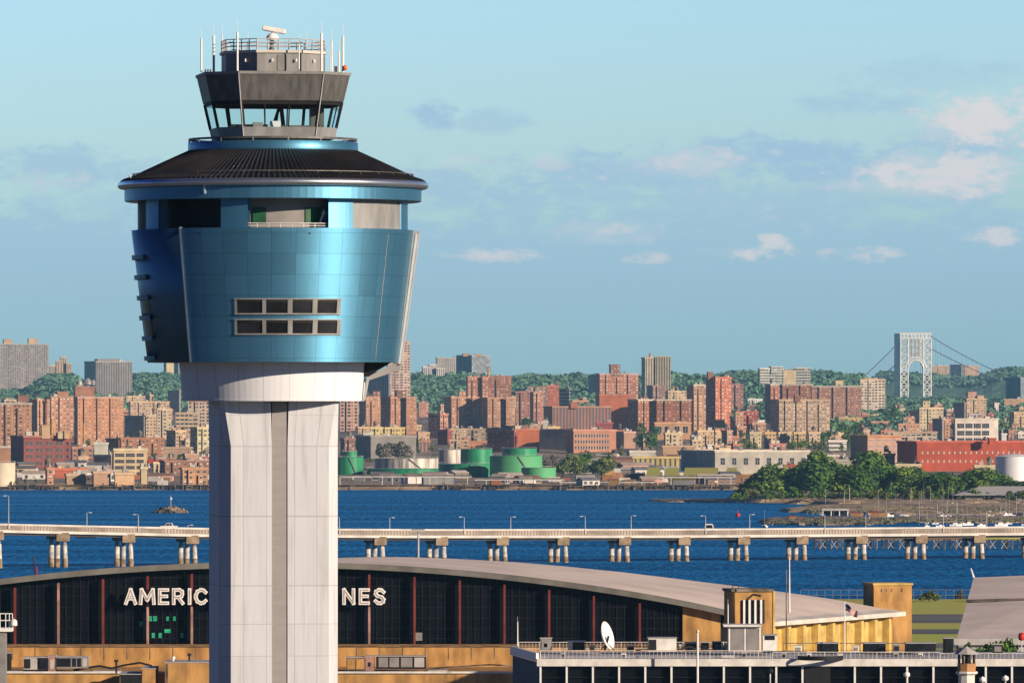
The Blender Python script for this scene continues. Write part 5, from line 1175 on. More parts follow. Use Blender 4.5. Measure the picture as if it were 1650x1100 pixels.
# white pickup on the causeway
Y = vY(270)+4; z0 = ZP(interp(VT, 270)+5.7, Y); t = thing('pickup_truck', (XP(257, Y), Y, z0), 'white pickup truck driving left on the causeway', 'pickup truck'); t.scale = (1.03, 1.0, 1.12); k = S(Y)
mb = MB()
def side_extrude(pts, y0, y1, name, m):
    n = len(pts); mb = MB(); mb.add([(x, y0, z) for x, z in pts]+[(x, y1, z) for x, z in pts], [tuple(range(n)), tuple(range(2*n-1, n-1, -1))]+[(i, n+i, n+(i+1) % n, (i+1) % n) for i in range(n)]); return mb.build(name, m, t)
side_extrude([(0, .45), (5.1, .45), (5.1, 1.25), (3.9, 1.3), (3.6, 1.95), (2.1, 1.98), (1.5, 1.3), (.1, 1.15)], 0, 1.9, 'body', M['white'])
side_extrude([(1.68, 1.32), (2.15, 1.86), (2.75, 1.86), (2.75, 1.32)], -.03, 0, 'side_window', M['darkglass']); side_extrude([(2.85, 1.32), (2.85, 1.86), (3.5, 1.84), (3.65, 1.32)], -.03, 0, 'side_window', M['darkglass'])
for xw in (.95, 4.1): MB().tube((xw, -.05, .4), (xw, 1.95, .4), .4, 14).build('wheel', M['dark'], t)
Y = vY(1138)+3; z0 = ZP(interp(VT, 1138)+5.7, Y); t = thing('van', (XP(1136, Y), Y, z0), 'small dark and white van end-on beside a lamp on the causeway', 'van')
side_extrude([(0, .3), (2.6, .3), (2.6, 1.9), (2.3, 2.5), (.2, 2.5), (0, 1.9)], 0, 4.5, 'body', M['white']); side_extrude([(.2, 1.2), (2.4, 1.2), (2.2, 2.2), (.35, 2.2)], -.04, 0, 'windscreen', M['darkglass'])
for xw in (.1, 2.2): MB().box(xw, xw+.3, .3, 1.0, 0, .6).build('wheel', M['dark'], t)
# ruined timber pier seen under the causeway, right
Y = 2450; k = S(Y); x0 = 1312; t = thing('timber_pier', (XP(x0, Y), Y, 0), 'old timber pier with crossed braces seen under the causeway', 'pier'); L = 420*k; zt_ = ZP(868, Y)
MB().box(0, L, 0, 9, zt_-.5, zt_).build('deck', M['timber'], t); MB().box(55*k, 240*k, -.1, 8, zt_, zt_+.9).build('rusty_edge', M['bstrip'], t); MB().box(248*k, L, -.1, 8, zt_, zt_+1.2).build('grassy_top', M['grass'], t)
for i in range(46):
    x = i*L/46; 
    MB().tube((x, 0, -1), (x+rnd.uniform(-.2, .2), 0, zt_), .22, 6).build('pile', M['timber' if i % 2 else 'timberd'], t)
    if i % 4 == 2: MB().tube((x, 6, -1), (x, 6, zt_), .25, 6).build('pile', M['timberd'], t)
    if i < 45 and i % 3 != 2: MB().path([(x, -.2, .4), (x+L/46, -.2, zt_-.4)], .13, 4).tube((x+L/46, -.3, .4), (x, -.3, zt_-.4), .13, 4).build('cross_brace', M['pile' if i % 2 else 'timber'], t)
# ---------------------------------------------------------------- suspension bridge on the horizon
GY = 12000.; g = 1.0; gw = thing('suspension_bridge', (XP(1475, GY), GY, 0), 'distant suspension bridge with a white lattice steel arch tower', 'suspension bridge')
def gz(py): return ZP(py, GY)
def gx(px): return XP(px, GY)-XP(1475, GY)
def lattice(name, xa_, xb_, ya, yb, nrows, parent=gw, yo=0, r=.85):
    mb = MB()
    for x in (xa_, xb_): mb.tube((gx(x), yo, gz(yb)), (gx(x), yo, gz(ya)), 1.5*r, 5)
    for i in range(nrows+1):
        y = ya+(yb-ya)*i/nrows; mb.tube((gx(xa_), yo, gz(y)), (gx(xb_), yo, gz(y)), 1.2*r, 4)
        if i < nrows:
            y2 = ya+(yb-ya)*(i+1)/nrows; mb.tube((gx(xa_), yo, gz(y)), (gx(xb_), yo, gz(y2)), r, 4); mb.tube((gx(xb_), yo, gz(y)), (gx(xa_), yo, gz(y2)), r, 4)
    return mb.build(name, M['steel'], parent)
for dy in (0, 16):
    for xa_ in (1451, 1488):
        l_ = lattice('tower_leg', xa_, xa_+12, 545, 660, 9, yo=dy, r=.75); 
    for j in range(4): lattice('portal_lattice', 1463+j*6.2, 1463+(j+1)*6.2, 545, 575, 3, yo=dy, r=.6)
    mb = MB()
    for rr_, w_ in ((12.4, 1.6), (16.5, 1.2)):
        pts = [(gx(1475.5+rr_*math.cos(R(a_))), dy, gz(593-rr_*1.05*math.sin(R(a_)))) for a_ in range(0, 181, 12)]; mb.path(pts, w_, 5)
    for a_ in range(10, 180, 16): mb.tube((gx(1475.5+12*math.cos(R(a_))), dy, gz(593-12.6*math.sin(R(a_)))), (gx(1475.5+17*math.cos(R(a_+8))), dy, gz(593-17.8*math.sin(R(a_+8)))), .8, 4)
    mb.build('arch', M['steel'], gw)
    mb = MB(); mb.box(gx(1450), gx(1501), dy-1.5, dy+1.5, gz(538.5), gz(536)); mb.box(gx(1450), gx(1501), dy-1.5, dy+1.5, gz(546), gz(543.5))
    for x in range(1450, 1502, 6): mb.box(gx(x), gx(x)+2.4, dy-1.2, dy+1.2, gz(544), gz(538))
    mb.build('crown_beam', M['steel'], gw)
mb = MB()   # side face turned to the left: battened steel
for i in range(20):
    y = 538+i*6; mb.tube((gx(1450.5), 0, gz(y)), (gx(1443), 22, gz(y)), 1.3, 4); mb.tube((gx(1450.5), 0, gz(y)), (gx(1443), 22, gz(y+6)), 1.0, 4)
mb.add([(gx(1450), 1, gz(660)), (gx(1450), 1, gz(537)), (gx(1442), 22, gz(537)), (gx(1442), 22, gz(660)), (gx(1450.6), 1.4, gz(660)), (gx(1450.6), 1.4, gz(537)), (gx(1442.8), 22.4, gz(537)), (gx(1442.8), 22.4, gz(660))], [(0, 1, 2, 3), (7, 6, 5, 4), (0, 4, 5, 1), (3, 2, 6, 7), (1, 5, 6, 2)])
mb.build('side_frame', M['steel'], gw)
def cable(p0, p1, sag, yo, name='main_cable'):
    pts = []
    for i in range(17):
        t_ = i/16; px = p0[0]+(p1[0]-p0[0])*t_; py = p0[1]+(p1[1]-p0[1])*t_+sag*4*t_*(1-t_)*.5; pts.append((gx(px), yo, gz(py)))
    o = MB().path(pts, .75, 5).build(name, M['cable'], gw)
    hb = MB()
    for p_ in pts[1:-1]: hb.tube(p_, (p_[0], p_[1], gz(646)), .16, 3)
    hb.build('hangers', M['cable'], o)
cable((1499, 541), (1632, 609), 8, -1); cable((1466, 541), (1612, 612), 9, 18); cable((1447, 552), (1388, 610), 3, -1); cable((1447, 585), (1412, 612), 1.5, 18)
MB().box(gx(1380), gx(1680), 2, 16, gz(650), gz(646)).build('deck', M['steel'], gw)
# ---------------------------------------------------------------- hangar with the big letters
def hf(px): return 907.5+1.42e-4*abs(px-440)**2 + (0 if px < 1100 else (px-1100)*.02)
HB = [(40, 968), (150, 942), (300, 919), (440, 905), (550, 898), (610, 896.5), (660, 897), (740, 900), (830, 905), (900, 911), (1000, 921), (1100, 933), (1180, 943), (1260, 953), (1350, 966), (1438, 983)]
Yf, Yk = 1000., 1065.
hg = thing('airline_hangar', (XP(440, Yf), Yf, 2.5), 'wide arched airline hangar with dark glazed doors, red columns and white letters', 'hangar')
ox, oy, oz = hg.location
def L(px, py, Y): return (XP(px, Y)-ox, Y-oy, ZP(py, Y)-oz)
N = 60; top = []; bk = []
for i in range(N+1):
    t_ = i/N; fx = -262+t_*(1230+262); bx = 40-60+t_*(1438-(-20)); top.append((fx, hf(fx)))
    by = interp(HB, bx) if bx > 40 else 968+(40-bx)*.25; bk.append((bx, by))
mb = MB(); vs = []
for (fx, fy), (bx, by) in zip(top, bk):
    for q in range(7):
        u = q/6; a_ = Vector(L(fx, fy, Yf)); b_ = Vector(L(bx, by, Yk)); vs.append(a_.lerp(b_, u))
fs = [(i*7+q, (i+1)*7+q, (i+1)*7+q+1, i*7+q+1) for i in range(N) for q in range(6)]; mb.add(vs, fs)
mb.build('arched_roof', M['hroof'], hg, True)
mb = MB(); vs = []
for fx, fy in top:
    th = 6.5
    a_ = Vector(L(fx, fy+.2, Yf)); b_ = Vector(L(fx, fy+th, Yf)); vs += [a_+Vector((0, -.9, .25)), b_+Vector((0, -.7, 0)), b_+Vector((0, 1.2, 0)), a_+Vector((0, .1, .25))]
fs = [(i*4+q, i*4+(q+1) % 4, i*4+4+(q+1) % 4, i*4+4+q) for i in range(N) for q in range(4)]; mb.add(vs, fs); mb.build('roof_fascia', M['fascia'], hg)
mb = MB(); vs = []
for bx, by in bk: vs += [Vector(L(bx, by, Yk)), Vector((L(bx, by, Yk)[0], Yk-oy, 0))]
mb.add(vs, [(i*2, i*2+1, i*2+3, i*2+2) for i in range(N)]); mb.build('rear_wall', M['brick'], hg)
# door leaves: dark glazing between columns
cols = [24, 94, 166, 238, 309, 381, 452, 524, 595, 668, 741, 813, 885, 957, 1031]
edges = [-262, -190, -118, -47]+cols+[1100]
for a_, b_ in zip(edges, edges[1:]):
    mb = MB(); n_ = 4; vs = []
    for i in range(n_+1):
        px = a_+(b_-a_)*i/n_; vs += [L(px, hf(px)+5, Yf+1.2), L(px, 1042, Yf+1.2)]
    mb.add(vs, [(i*2, i*2+1, i*2+3, i*2+2) for i in range(n_)]); d = mb.build('hangar_door', M['hglass'], hg)
    mb = MB()
    for i in range(1, 6):
        px = a_+(b_-a_)*i/6; x, y, z = L(px, 1041, Yf+1.15); mb.box(x-.07, x+.07, y-.1, y, z, L(px, hf(px)+7, Yf+1.15)[2])
    for py in (1028, 1012, 995, 978, 960, 944, 930):
        if py > max(hf(a_), hf(b_))+9: x, y, z = L(a_, py, Yf+1.15); mb.box(x, L(b_, py, Yf+1.15)[0], y-.08, y, z-.06, z+.06)
    mb.build('glazing_bars', M['mullion'], d)
for i, px in enumerate([-190, -118, -47]+cols):
    x, y, z = L(px, 1041, Yf); zt_ = L(px, hf(px)+7, Yf)[2]; up = M['redcol']; lo_ = M['pinkcol'] if px in (94, 238, 309, 595, 452, 524) else M['redcol']  # certain columns take pink on the lower part
    zm = L(px, 977, Yf)[2]
    MB().box(x-.14, x+.14, y-.3, y+.6, z, zm).build('column', lo_, hg)
    MB().box(x-.141, x+.141, y-.3, y+.6, zm, zt_-.6).build('column', up if px != 94 else M['pinkcol'], hg)
    if px in (381, 452, 524, 238, 309, 595): pass
a_, b_, c_, d_ = L(1100, hf(1100)+6, Yf+.8), L(1161, hf(1161)+7, Yf+.8), L(1161, 1045, Yf+.8), L(1100, 1045, Yf+.8)
MB().add([a_, d_, c_, b_], [(0, 1, 2, 3)]).build('brick_panel', M['brick'], hg)
a_, b_, c_, d_ = L(1161, hf(1161)+6, Yf+1.5), L(1230, hf(1230)+7, Yf+1.5), L(1230, 1050, Yf+1.5), L(1161, 1050, Yf+1.5)
MB().add([a_, d_, c_, b_], [(0, 1, 2, 3)]).build('shadow_return', M['dark'], hg)  # black sheet painted for the shadow at the front right corner
mb = MB(); a_, b_ = L(-262, 1041, Yf), L(1161, 1041, Yf); mb.box(a_[0], b_[0], -.5, 1.5, a_[2]-2.2, a_[2]); mb.build('door_track', M['grey'], hg)
# side wall with pilasters and eave
P0 = Vector(L(1226, hf(1230)+8, Yf+1)); P1 = Vector(L(1436, 990, Yk)); G0, G1 = Vector((P0.x, P0.y, 0)), Vector((P1.x, P1.y, 0))
MB().add([G0, G1, P1, P0], [(0, 1, 2, 3)]).build('side_wall', M['ybrick'], hg)
dv = (G1-G0).normalized(); nn = Vector((dv.y, -dv.x, 0))
for i in range(9):
    u = (i+.35)/9; g_ = G0.lerp(G1, u); zt_ = P0.lerp(P1, u).z-.1; p_ = g_+nn*.02
    vs = [g_, g_+dv*1.3, g_+dv*1.3+nn*1.0, g_+nn*1.0]; MB().add([(*v.xy, 0) for v in vs]+[(*v.xy, zt_) for v in vs], [(0, 1, 5, 4), (1, 2, 6, 5), (2, 3, 7, 6), (3, 0, 4, 7), (4, 5, 6, 7)]).build('pilaster', M['ybrick'], hg)
    MB().add([(*(g_+dv*1.4+nn*.05).xy, 0), (*(g_+dv*2.0+nn*.05).xy, 0), (*(g_+dv*2.0+nn*.05).xy, zt_), (*(g_+dv*1.4+nn*.05).xy, zt_)], [(0, 1, 2, 3)]).build('dark_gap', M['dark'], hg)  # plain dark strip beside each pilaster
e0, e1 = Vector(L(1226, hf(1230)+.5, Yf)), Vector(L(1440, 983, Yk+.5)); vs = []
for e in (e0, e1): vs += [e+nn*-.3+Vector((0, 0, .15)), e+nn*1.8+Vector((0, 0, -.15)), e+nn*1.8+Vector((0, 0, -.75)), e+nn*-.3+Vector((0, 0, -.6))]
MB().add(vs, [(q, (q+1) % 4, 4+(q+1) % 4, 4+q) for q in range(4)]+[(0, 1, 2, 3), (7, 6, 5, 4)]).build('eave', M['deckw'], hg)
# green reflections and lights in the doors, painted as coloured panes
for i, (x, y, w_, h_) in enumerate(((227, 1005, 5, 8), (242, 996, 6, 8), (250, 996, 6, 8), (270, 996, 4, 7), (281, 996, 4, 7), (270, 1016, 10, 6), (247, 1023, 5, 8), (258, 1023, 5, 8), (293, 1023, 5, 8), (674, 1025, 13, 13))):
    x0, y0, z0 = L(x-w_/2, y+h_/2, Yf+1.1); x1, _, z1 = L(x+w_/2, y-h_/2, Yf+1.1)
    MB().box(x0, x1, y0-.06, y0, z0, z1).build('green_pane', M['greencell'] if i < 9 else M['grey'], hg)
# the sign: AMERICAN AIRLINES, each letter a double-line channel letter
GLY = dict(A=[[(0,0),(.5,1),(1,0)],[(.2,.34),(.8,.34)]], M=[[(0,0),(.08,1),(.5,.25),(.92,1),(1,0)]], E=[[(.85,1),(.05,1),(.05,0),(.85,0)],[(.05,.52),(.75,.52)]],
 R=[[(.05,0),(.05,1),(.6,1),(.85,.88),(.88,.7),(.8,.52),(.55,.44),(.05,.44)],[(.5,.44),(.92,0)]], I=[[(.5,0),(.5,1)]], C=[[(.95,.82),(.75,.96),(.5,1),(.2,.88),(.04,.6),(.04,.38),(.2,.12),(.5,0),(.75,.04),(.95,.18)]],
 N=[[(.05,0),(.05,1),(.92,0),(.92,1)]], L=[[(.1,1),(.1,0),(.85,0)]], S=[[(.88,.84),(.65,.98),(.4,1),(.14,.88),(.1,.7),(.25,.56),(.7,.44),(.88,.28),(.82,.1),(.58,0),(.3,.02),(.08,.16)]])
word = [('A', 203, 218), ('M', 226.5, 248), ('E', 256.5, 272), ('R', 279, 295.5), ('I', 301, 310), ('C', 315, 332), ('A', 341, 355), ('N', 362, 378), ('A', 405, 420), ('I', 427, 436), ('R', 443, 459), ('L', 468, 482), ('I', 491, 500), ('N', 509-3, 522), ('N', 553.5, 571), ('E', 580, 595.5), ('S', 604, 620)]
word[12:14] = [('I', 520, 529)]; word[8:12] = [('A', 410, 426), ('I', 436, 445), ('R', 456, 473), ('L', 488, 502)]
for ch, x0, x1 in word:
    xb, yb_, zb_ = L(x0, 971.0, Yf-.9); xt, _, zt_ = L(x1, 949.8, Yf-.9); W_l = xt-xb; H_l = zt_-zb_
    mb = MB(); mi = MB()
    for st in GLY[ch]:
        pts = [(xb+px*W_l, yb_, zb_+pz*H_l) for px, pz in st]
        for p_, q_ in zip(pts, pts[1:]):
            for m_, w_, d0, d1 in ((mb, .23, -.05, .25), (mi, .075, -.09, -.05)):
                a_ = Vector(p_); b_ = Vector(q_); d = (b_-a_).normalized(); n2 = Vector((-d.z, 0, d.x))*w_; e = d*w_
                c_ = [a_-e-n2, b_+e-n2, b_+e+n2, a_-e+n2]; jit = rnd.uniform(0, .02)
                m_.add([v+Vector((0, d0-jit, 0)) for v in c_]+[v+Vector((0, d1, 0)) for v in c_], [(0, 1, 2, 3), (7, 6, 5, 4), (0, 4, 5, 1), (1, 5, 6, 2), (2, 6, 7, 3), (3, 7, 4, 0)])
    le = mb.build('sign_letter', M['signw'], hg); mi.build('letter_inlay', M['signd'], le)
# pylon at the far right corner
Y = 1068; t = thing('corner_pylon', (XP(1408, Y), Y, 2.5), 'plain tan brick corner pylon at the right end of the hangar', 'pylon'); k = S(Y); z1 = ZP(942.5, Y)-2.5
mb = MB(Matrix.Rotation(R(14), 4, 'Z')); mb.box(0, 64*k, 0, 5.2, 0, z1); mb.build('wall', M['brick'], t)
mb = MB(Matrix.Rotation(R(14), 4, 'Z')); mb.box(-.15, 64*k+.15, -.15, 5.35, z1, z1+.3); mb.build('coping', M['ybrick'], t)
mb = MB(Matrix.Rotation(R(14), 4, 'Z'));
for x_ in (12, 20, 29, 46): mb.box(x_*k, (x_+2.0)*k, -.03, 0, z1-.95, z1-.5)
mb.build('stain', M['timber'], t)
# ---------------------------------------------------------------- annex in front of the hangar doors
Y = 986; t = thing('hangar_annex', (XP(-60, Y), Y, 2.5), 'tan brick annex running below the dark hangar doors', 'annex')
def Lx(px): return XP(px, Y)-t.location.x
def Lz(py, Yq=None): return ZP(py, Yq or Y)-2.5
MB().box(Lx(-60), Lx(1240), 0, 10, 0, Lz(1041)).build('upper_wall', M['brick'], t)
MB().box(Lx(-60), Lx(1240), -.25, 0.4, Lz(1041), Lz(1039.8)).build('coping', M['timber'], t)
Y2 = 962; zr = ZP(1084, Y2)-2.5
MB().box(XP(-60, Y2)-t.location.x, XP(836, Y2)-t.location.x, Y2-Y, 0, 0, zr).build('lower_wall', M['brick'], t)
MB().box(XP(-60, Y2)-t.location.x, XP(836, Y2)-t.location.x, Y2-Y-.3, Y2-Y+.3, zr, zr+.25).build('parapet', M['wht2'], t)
mb = MB()
for i in range(34): px = -55+i*37; mb.box(Lx(px), Lx(px)+.1, -.03, 0, Lz(1062), Lz(1043))
mb.build('wall_joints', M['timber'], t)
def roofbox(px0, px1, yt, yb, Yq, dep, name, m, label, cat, parts=(), group=None, rz=0):
    z0 = ZP(yb, Yq); tt = thing(name, (XP(px0, Yq), Yq, z0), label, cat, group, R(rz)); k = S(Yq); W = (px1-px0)*k; h = ZP(yt, Yq)-z0
    MB().box(0, W, 0, dep, 0, h).build('housing', M[m], tt); MB().box(-.08, W+.08, -.08, dep+.08, h, h+.08).build('lid', M['lgrey'], tt)
    for a_, b_, c_, d_, m2, nm2 in parts: MB().box(W*a_, W*b_, -.05, 0, h*c_, h*d_).build(nm2, M[m2], tt)
    return tt
za = ZP(1084, 962)
def rbA(px0, px1, yt, yb, *a, **kw): return roofbox(px0, px1, yt, yb, 968, *a, **kw)
rbA(-6, 16, 1052, 1080, 3, 'roof_hut', 'dark', 'black opening hut at the far left on the annex roof', 'roof hut')
rbA(38, 60, 1059, 1078, 3, 'plant_unit', 'lgrey', 'grey roof unit with dark grille, left of the wide one', 'roof unit', [(.05, .5, .1, .9, 'dark', 'grille')])
rbA(62, 78, 1059, 1078, 3, 'plant_unit', 'dark', 'black boxy roof unit left of the pink cabinet', 'roof unit', [(.1, .9, .1, .9, 'darkglass', 'grille')])
rbA(78, 89, 1057, 1082, 3, 'cabinet', 'pinkcol', 'pale pink roof cabinet between the dark units on the left', 'cabinet', [(.2, .8, .2, .8, 'lgrey', 'door')])
rbA(91, 142, 1058, 1076, 3, 'skylight', 'grey', 'long glazed rooflight box on the left annex roof', 'rooflight', [(.02, .45, .15, .9, 'darkglass', 'pane'), (.5, .62, .15, .9, 'darkglass', 'pane'), (.66, .78, .15, .9, 'darkglass', 'pane'), (.82, .96, .15, .9, 'lgrey', 'pane')])
rbA(558, 588, 1059, 1079, 3, 'louvre_unit', 'timber', 'brown double louvred unit right of the tower shaft', 'roof unit', [(.05, .47, .1, .9, 'brick', 'louvre'), (.53, .95, .1, .9, 'brick', 'louvre')])
rbA(589, 603, 1057, 1080, 3, 'cabinet', 'pinkcol', 'pink roof cabinet right of the louvred unit', 'cabinet', [(.3, .6, .3, .6, 'dark', 'vent')])
rbA(606, 686, 1057, 1077, 3, 'skylight', 'dark', 'dark framed rooflight in four bays right of the tower shaft', 'rooflight', [(.05, .24, .15, .92, 'grey', 'pane'), (.27, .46, .15, .92, 'grey', 'pane'), (.50, .73, .15, .92, 'grey', 'pane'), (.77, .97, .15, .92, 'lgrey', 'pane')])
mb = MB(); pts = [(XP(px, 969), 969, ZP(py, 969)) for px, py in ((118, 1079), (140, 1075), (160, 1072), (180, 1076), (200, 1071), (225, 1067), (245, 1072))]
mb.path(pts, .14, 6); o = mb.build('roof_duct', M['dark']); tag(o, 'sagging black hose lying across the left annex roof', 'hose')
mb = MB(); mb.path([(XP(px, 969), 969, ZP(py, 969)) for px, py in ((686, 1078), (720, 1074), (790, 1070), (826, 1072))], .1, 6); o = mb.build('roof_pipe', M['timber']); tag(o, 'thin brown pipe along the annex roof toward the terminal', 'pipe')
for i, (px0, px1, yt) in enumerate(((-20, 36, 1081), (150, 192, 1081), (690, 720, 1080))):
    rbA(px0, px1, yt, 1085, 4, 'roof_membrane', 'wht2', ['pale folded sheet at the far left annex roof edge', 'pale folded sheet on the roof left of the brown penthouses', 'pale folded sheet on the roof right of the dark rooflight'][i], 'sheeting')
for i, (px0, px1, yt, yb, m) in enumerate(((192, 227, 1086, 1130, 'dark'), (228, 250, 1077, 1130, 'brick'), (266, 345, 1067, 1130, 'brick'))):
    roofbox(px0, px1, yt, yb, 950, 9, 'stair_penthouse', m, ['black recessed bay low on the left annex front', 'narrow tan penthouse left of the wider one', 'wide tan penthouse touching the tower shaft'][i], 'penthouse', [(.02, .06, .1, .97, 'timber', 'joint')])
for i, (px, yt) in enumerate(((278, 1057), (304, 1052), (186, 1062))):
    tt = thing('roof_vent', (XP(px, 952), 954, ZP(1068 if i < 2 else 1080, 954)), ['small white lamp fitting on the wide penthouse', 'short dark vent pipe on the wide penthouse', 'little vent near the black hose'][i], 'vent'); h = ZP(yt, 954)-tt.location.z
    MB().tube((0, 0, -.3), (0, 0, h), .13, 6).build('stem', M['dark' if i else 'white'], tt); MB().tube((0, 0, h-.3), (0, 0, h), .25, 8).build('cowl', M['dark' if i else 'white'], tt)
# white railed platform at far left
Y = 900; t = thing('service_platform', (XP(-25, Y), Y, ZP(1036, Y)), 'white railed service platform with a lamp at the left edge', 'platform'); k = S(Y)
def q(px, py): return ((px+25)*k, (1036-py)*k)
MB().box(0, q(19, 0)[0], 0, 3, q(0, 1017)[1], q(0, 1011)[1]).build('floor', M['white'], t); mb = MB()
for yy in (988, 999): mb.tube((0, 0, q(0, yy)[1]), (q(20, 0)[0], 0, q(0, yy)[1]), .07, 5)
for px in (-20, -10, 0, 9, 15, 20): mb.tube((q(px, 0)[0], 0, q(0, 1012)[1]), (q(px, 0)[0], 0, q(0, 988)[1]), .06, 5)
mb.build('railing', M['white'], t); MB().lathe([(.01, -.2), (.45, 0), (.4, .6), (.1, .8)], 12, cx=q(22, 0)[0], cy=0).build('floodlight', M['white'], t).location.z = q(0, 1007)[1]
MB().box(0, q(9, 0)[0], .3, 2.5, -40, q(0, 1018)[1]).build('support', M['grey'], t)
# ---------------------------------------------------------------- louvred brick tower behind the terminal
Y = 935; k = S(Y); t = thing('louvred_tower', (XP(1181, Y), Y, 2.5), 'small tan brick tower with four white louvre fins behind the terminal', 'tower'); z1 = ZP(953, Y)-2.5; A8 = Matrix.Rotation(R(10), 4, 'Z')
mb = MB(A8); mb.box(0, 66*k, 0, 5.5, 0, z1); mb.build('wall', M['brick'], t); mb = MB(A8); mb.box(66*k, 66*k+.25, -.1, 5.5, 0, z1+.1); mb.build('sunlit_corner_wall', M['ybrick'], t)  # right face skinned in brighter brick, sunlight put into the colour
mb = MB(A8); mb.box(-.2, 67*k, -.2, 5.7, z1, z1+.35); mb.build('coping', M['timber'], t)
mb = MB(A8); mb.box(15*k, 52*k, -.06, 0, ZP(1004, Y)-2.5, ZP(966, Y)-2.5); mb.build('louvre_opening', M['dark'], t)
for x_ in (16, 25, 34.5, 44): mb = MB(A8); mb.box(x_*k, (x_+3.2)*k, -.35, -.06, ZP(1004, Y)-2.5, ZP(966, Y)-2.5); mb.build('louvre_fin', M['white'], t)
mb = MB(A8); mb.path([(24*k, -.08, z1-.9), (34*k, -.08, z1-.3), (46*k, -.08, z1-.5)], .12, 5); mb.build('stain', M['timberd'], t)
mb = MB(A8)
for x_ in (2, 12): mb.tube((x_*k, 1, z1), (x_*k, 1, z1+.85), .04, 5)
mb.tube((2*k, 1, z1+.85), (12*k, 1, z1+.85), .04, 5); mb.build('roof_rail', M['dark'], t)
for i, (px, ya, yb, Yq) in enumerate(((1267, 925, 1046, 930), (1272, 897, 935, 930), (1173, 973, 1046, 872), (834, 1001, 1040, 872))):
    tt = thing('antenna_pole', (XP(px, Yq), Yq, ZP(yb, Yq)-(0 if i != 1 else 0)), ['dark pole right of the louvred tower', 'upper white whip antenna above the dark pole', 'slim white pole left of the louvred tower', 'thin white whip at the left corner of the terminal roof'][i], 'antenna'); h = ZP(ya, Yq)-tt.location.z
    MB().tube((0, 0, -4 if i == 1 else 0), (0, 0, h), .09 if i != 1 else .13, 7, .06).build('pole', M['timber' if i == 0 else 'white'], tt); MB().tube((0, 0, h), (0, 0, h+.6), .03, 4).build('tip', M['lgrey'], tt)
# ---------------------------------------------------------------- terminal building at the lower right
Y = 850; k = S(Y); YB_ = 874.; t = thing('terminal_building', (XP(868, Y), Y, 2.5), 'white framed terminal with dark window bays and a cluttered railed roof', 'terminal'); ox, oy, oz = t.location
def T(px, py, Yq=850): return (XP(px, Yq)-ox, Yq-oy, ZP(py, Yq)-oz)
zr = T(0, 1061)[2]; xr = T(1720, 0)[0]; bl_ = T(826, 0, YB_)
MB().add([(0, 0, zr), (xr, 0, zr), (xr+4, bl_[1], zr), (bl_[0], bl_[1], zr)], [(0, 1, 2, 3)]).build('roof', M['lgrey'], t)
MB().box(0, xr, .6, .8, 0, T(0, 1073)[2]).build('window_wall', M['hglass'], t)
MB().box(-.2, xr, -.3, .7, T(0, 1072.5)[2], zr+.02).build('fascia', M['wht2'], t); MB().box(0, xr, .3, .62, T(0, 1091.6)[2], T(0, 1090.2)[2]).build('transom', M['mullion'], t)
px = 871
while px < 1700:
    if not (1320 < px < 1336): x = T(px, 0)[0]; MB().box(x-.11, x+.11, -.15, .6, 0, T(0, 1072.4)[2]).build('window_post', M['white'], t)
    px += 42.2
MB().box(T(1296, 0)[0], T(1338, 0)[0], -.05, .55, 0, T(0, 1073)[2]).build('dark_bay', M['dark'], t)
sw = [(0, 0, 0), (bl_[0], bl_[1], 0), (bl_[0], bl_[1], zr-.4), (0, 0, zr-.4)]; MB().add(sw, [(0, 3, 2, 1)]).build('side_wall', mat('shaded_render', (.05, .06, .10), .8), t)  # wall colour darkened to hold the shade of the left face
d_ = Vector((bl_[0], bl_[1], 0)).normalized(); mb = MB(); p0 = Vector((0, 0, zr-.3)); p1 = Vector((bl_[0], bl_[1], zr-.3)); up = Vector((0, 0, 1.0)); n2 = Vector((-.3, -.1, 0))
mb.add([p0, p1, p1+up, p0+up, p0+n2, p1+n2, p1+n2+up, p0+n2+up], [(0, 1, 2, 3), (7, 6, 5, 4), (3, 2, 6, 7), (0, 3, 7, 4), (0, 4, 5, 1), (1, 5, 6, 2)]); mb.build('side_parapet', M['white'], t)
def railing(pxs, yt, yb, Yq, name='railing', step=6.5, m='rail'):
    mb = MB(); a_, b_ = pxs; x = a_; mb.tube(T(a_, yt, Yq), T(b_, yt, Yq), .05, 5); mb.tube(T(a_, (yt+yb)/2+3, Yq), T(b_, (yt+yb)/2+3, Yq), .03, 4)
    i = 0
    while x <= b_: mb.tube(T(x, yb, Yq), T(x, yt, Yq), .055 if i % 6 == 0 else .022, 4); x += step; i += 1
    mb.build(name, M[m], t)
railing((871, 1245), 1047.5, 1062, 851); railing((1245, 1515), 1050, 1066, 851, m='rail', step=7); railing((836, 1172), 1034, 1049, 872, step=5.5); railing((1262, 1520), 1035.5, 1052, 872, step=11, m='timber')
railing((1515, 1720), 1052, 1066, 851)
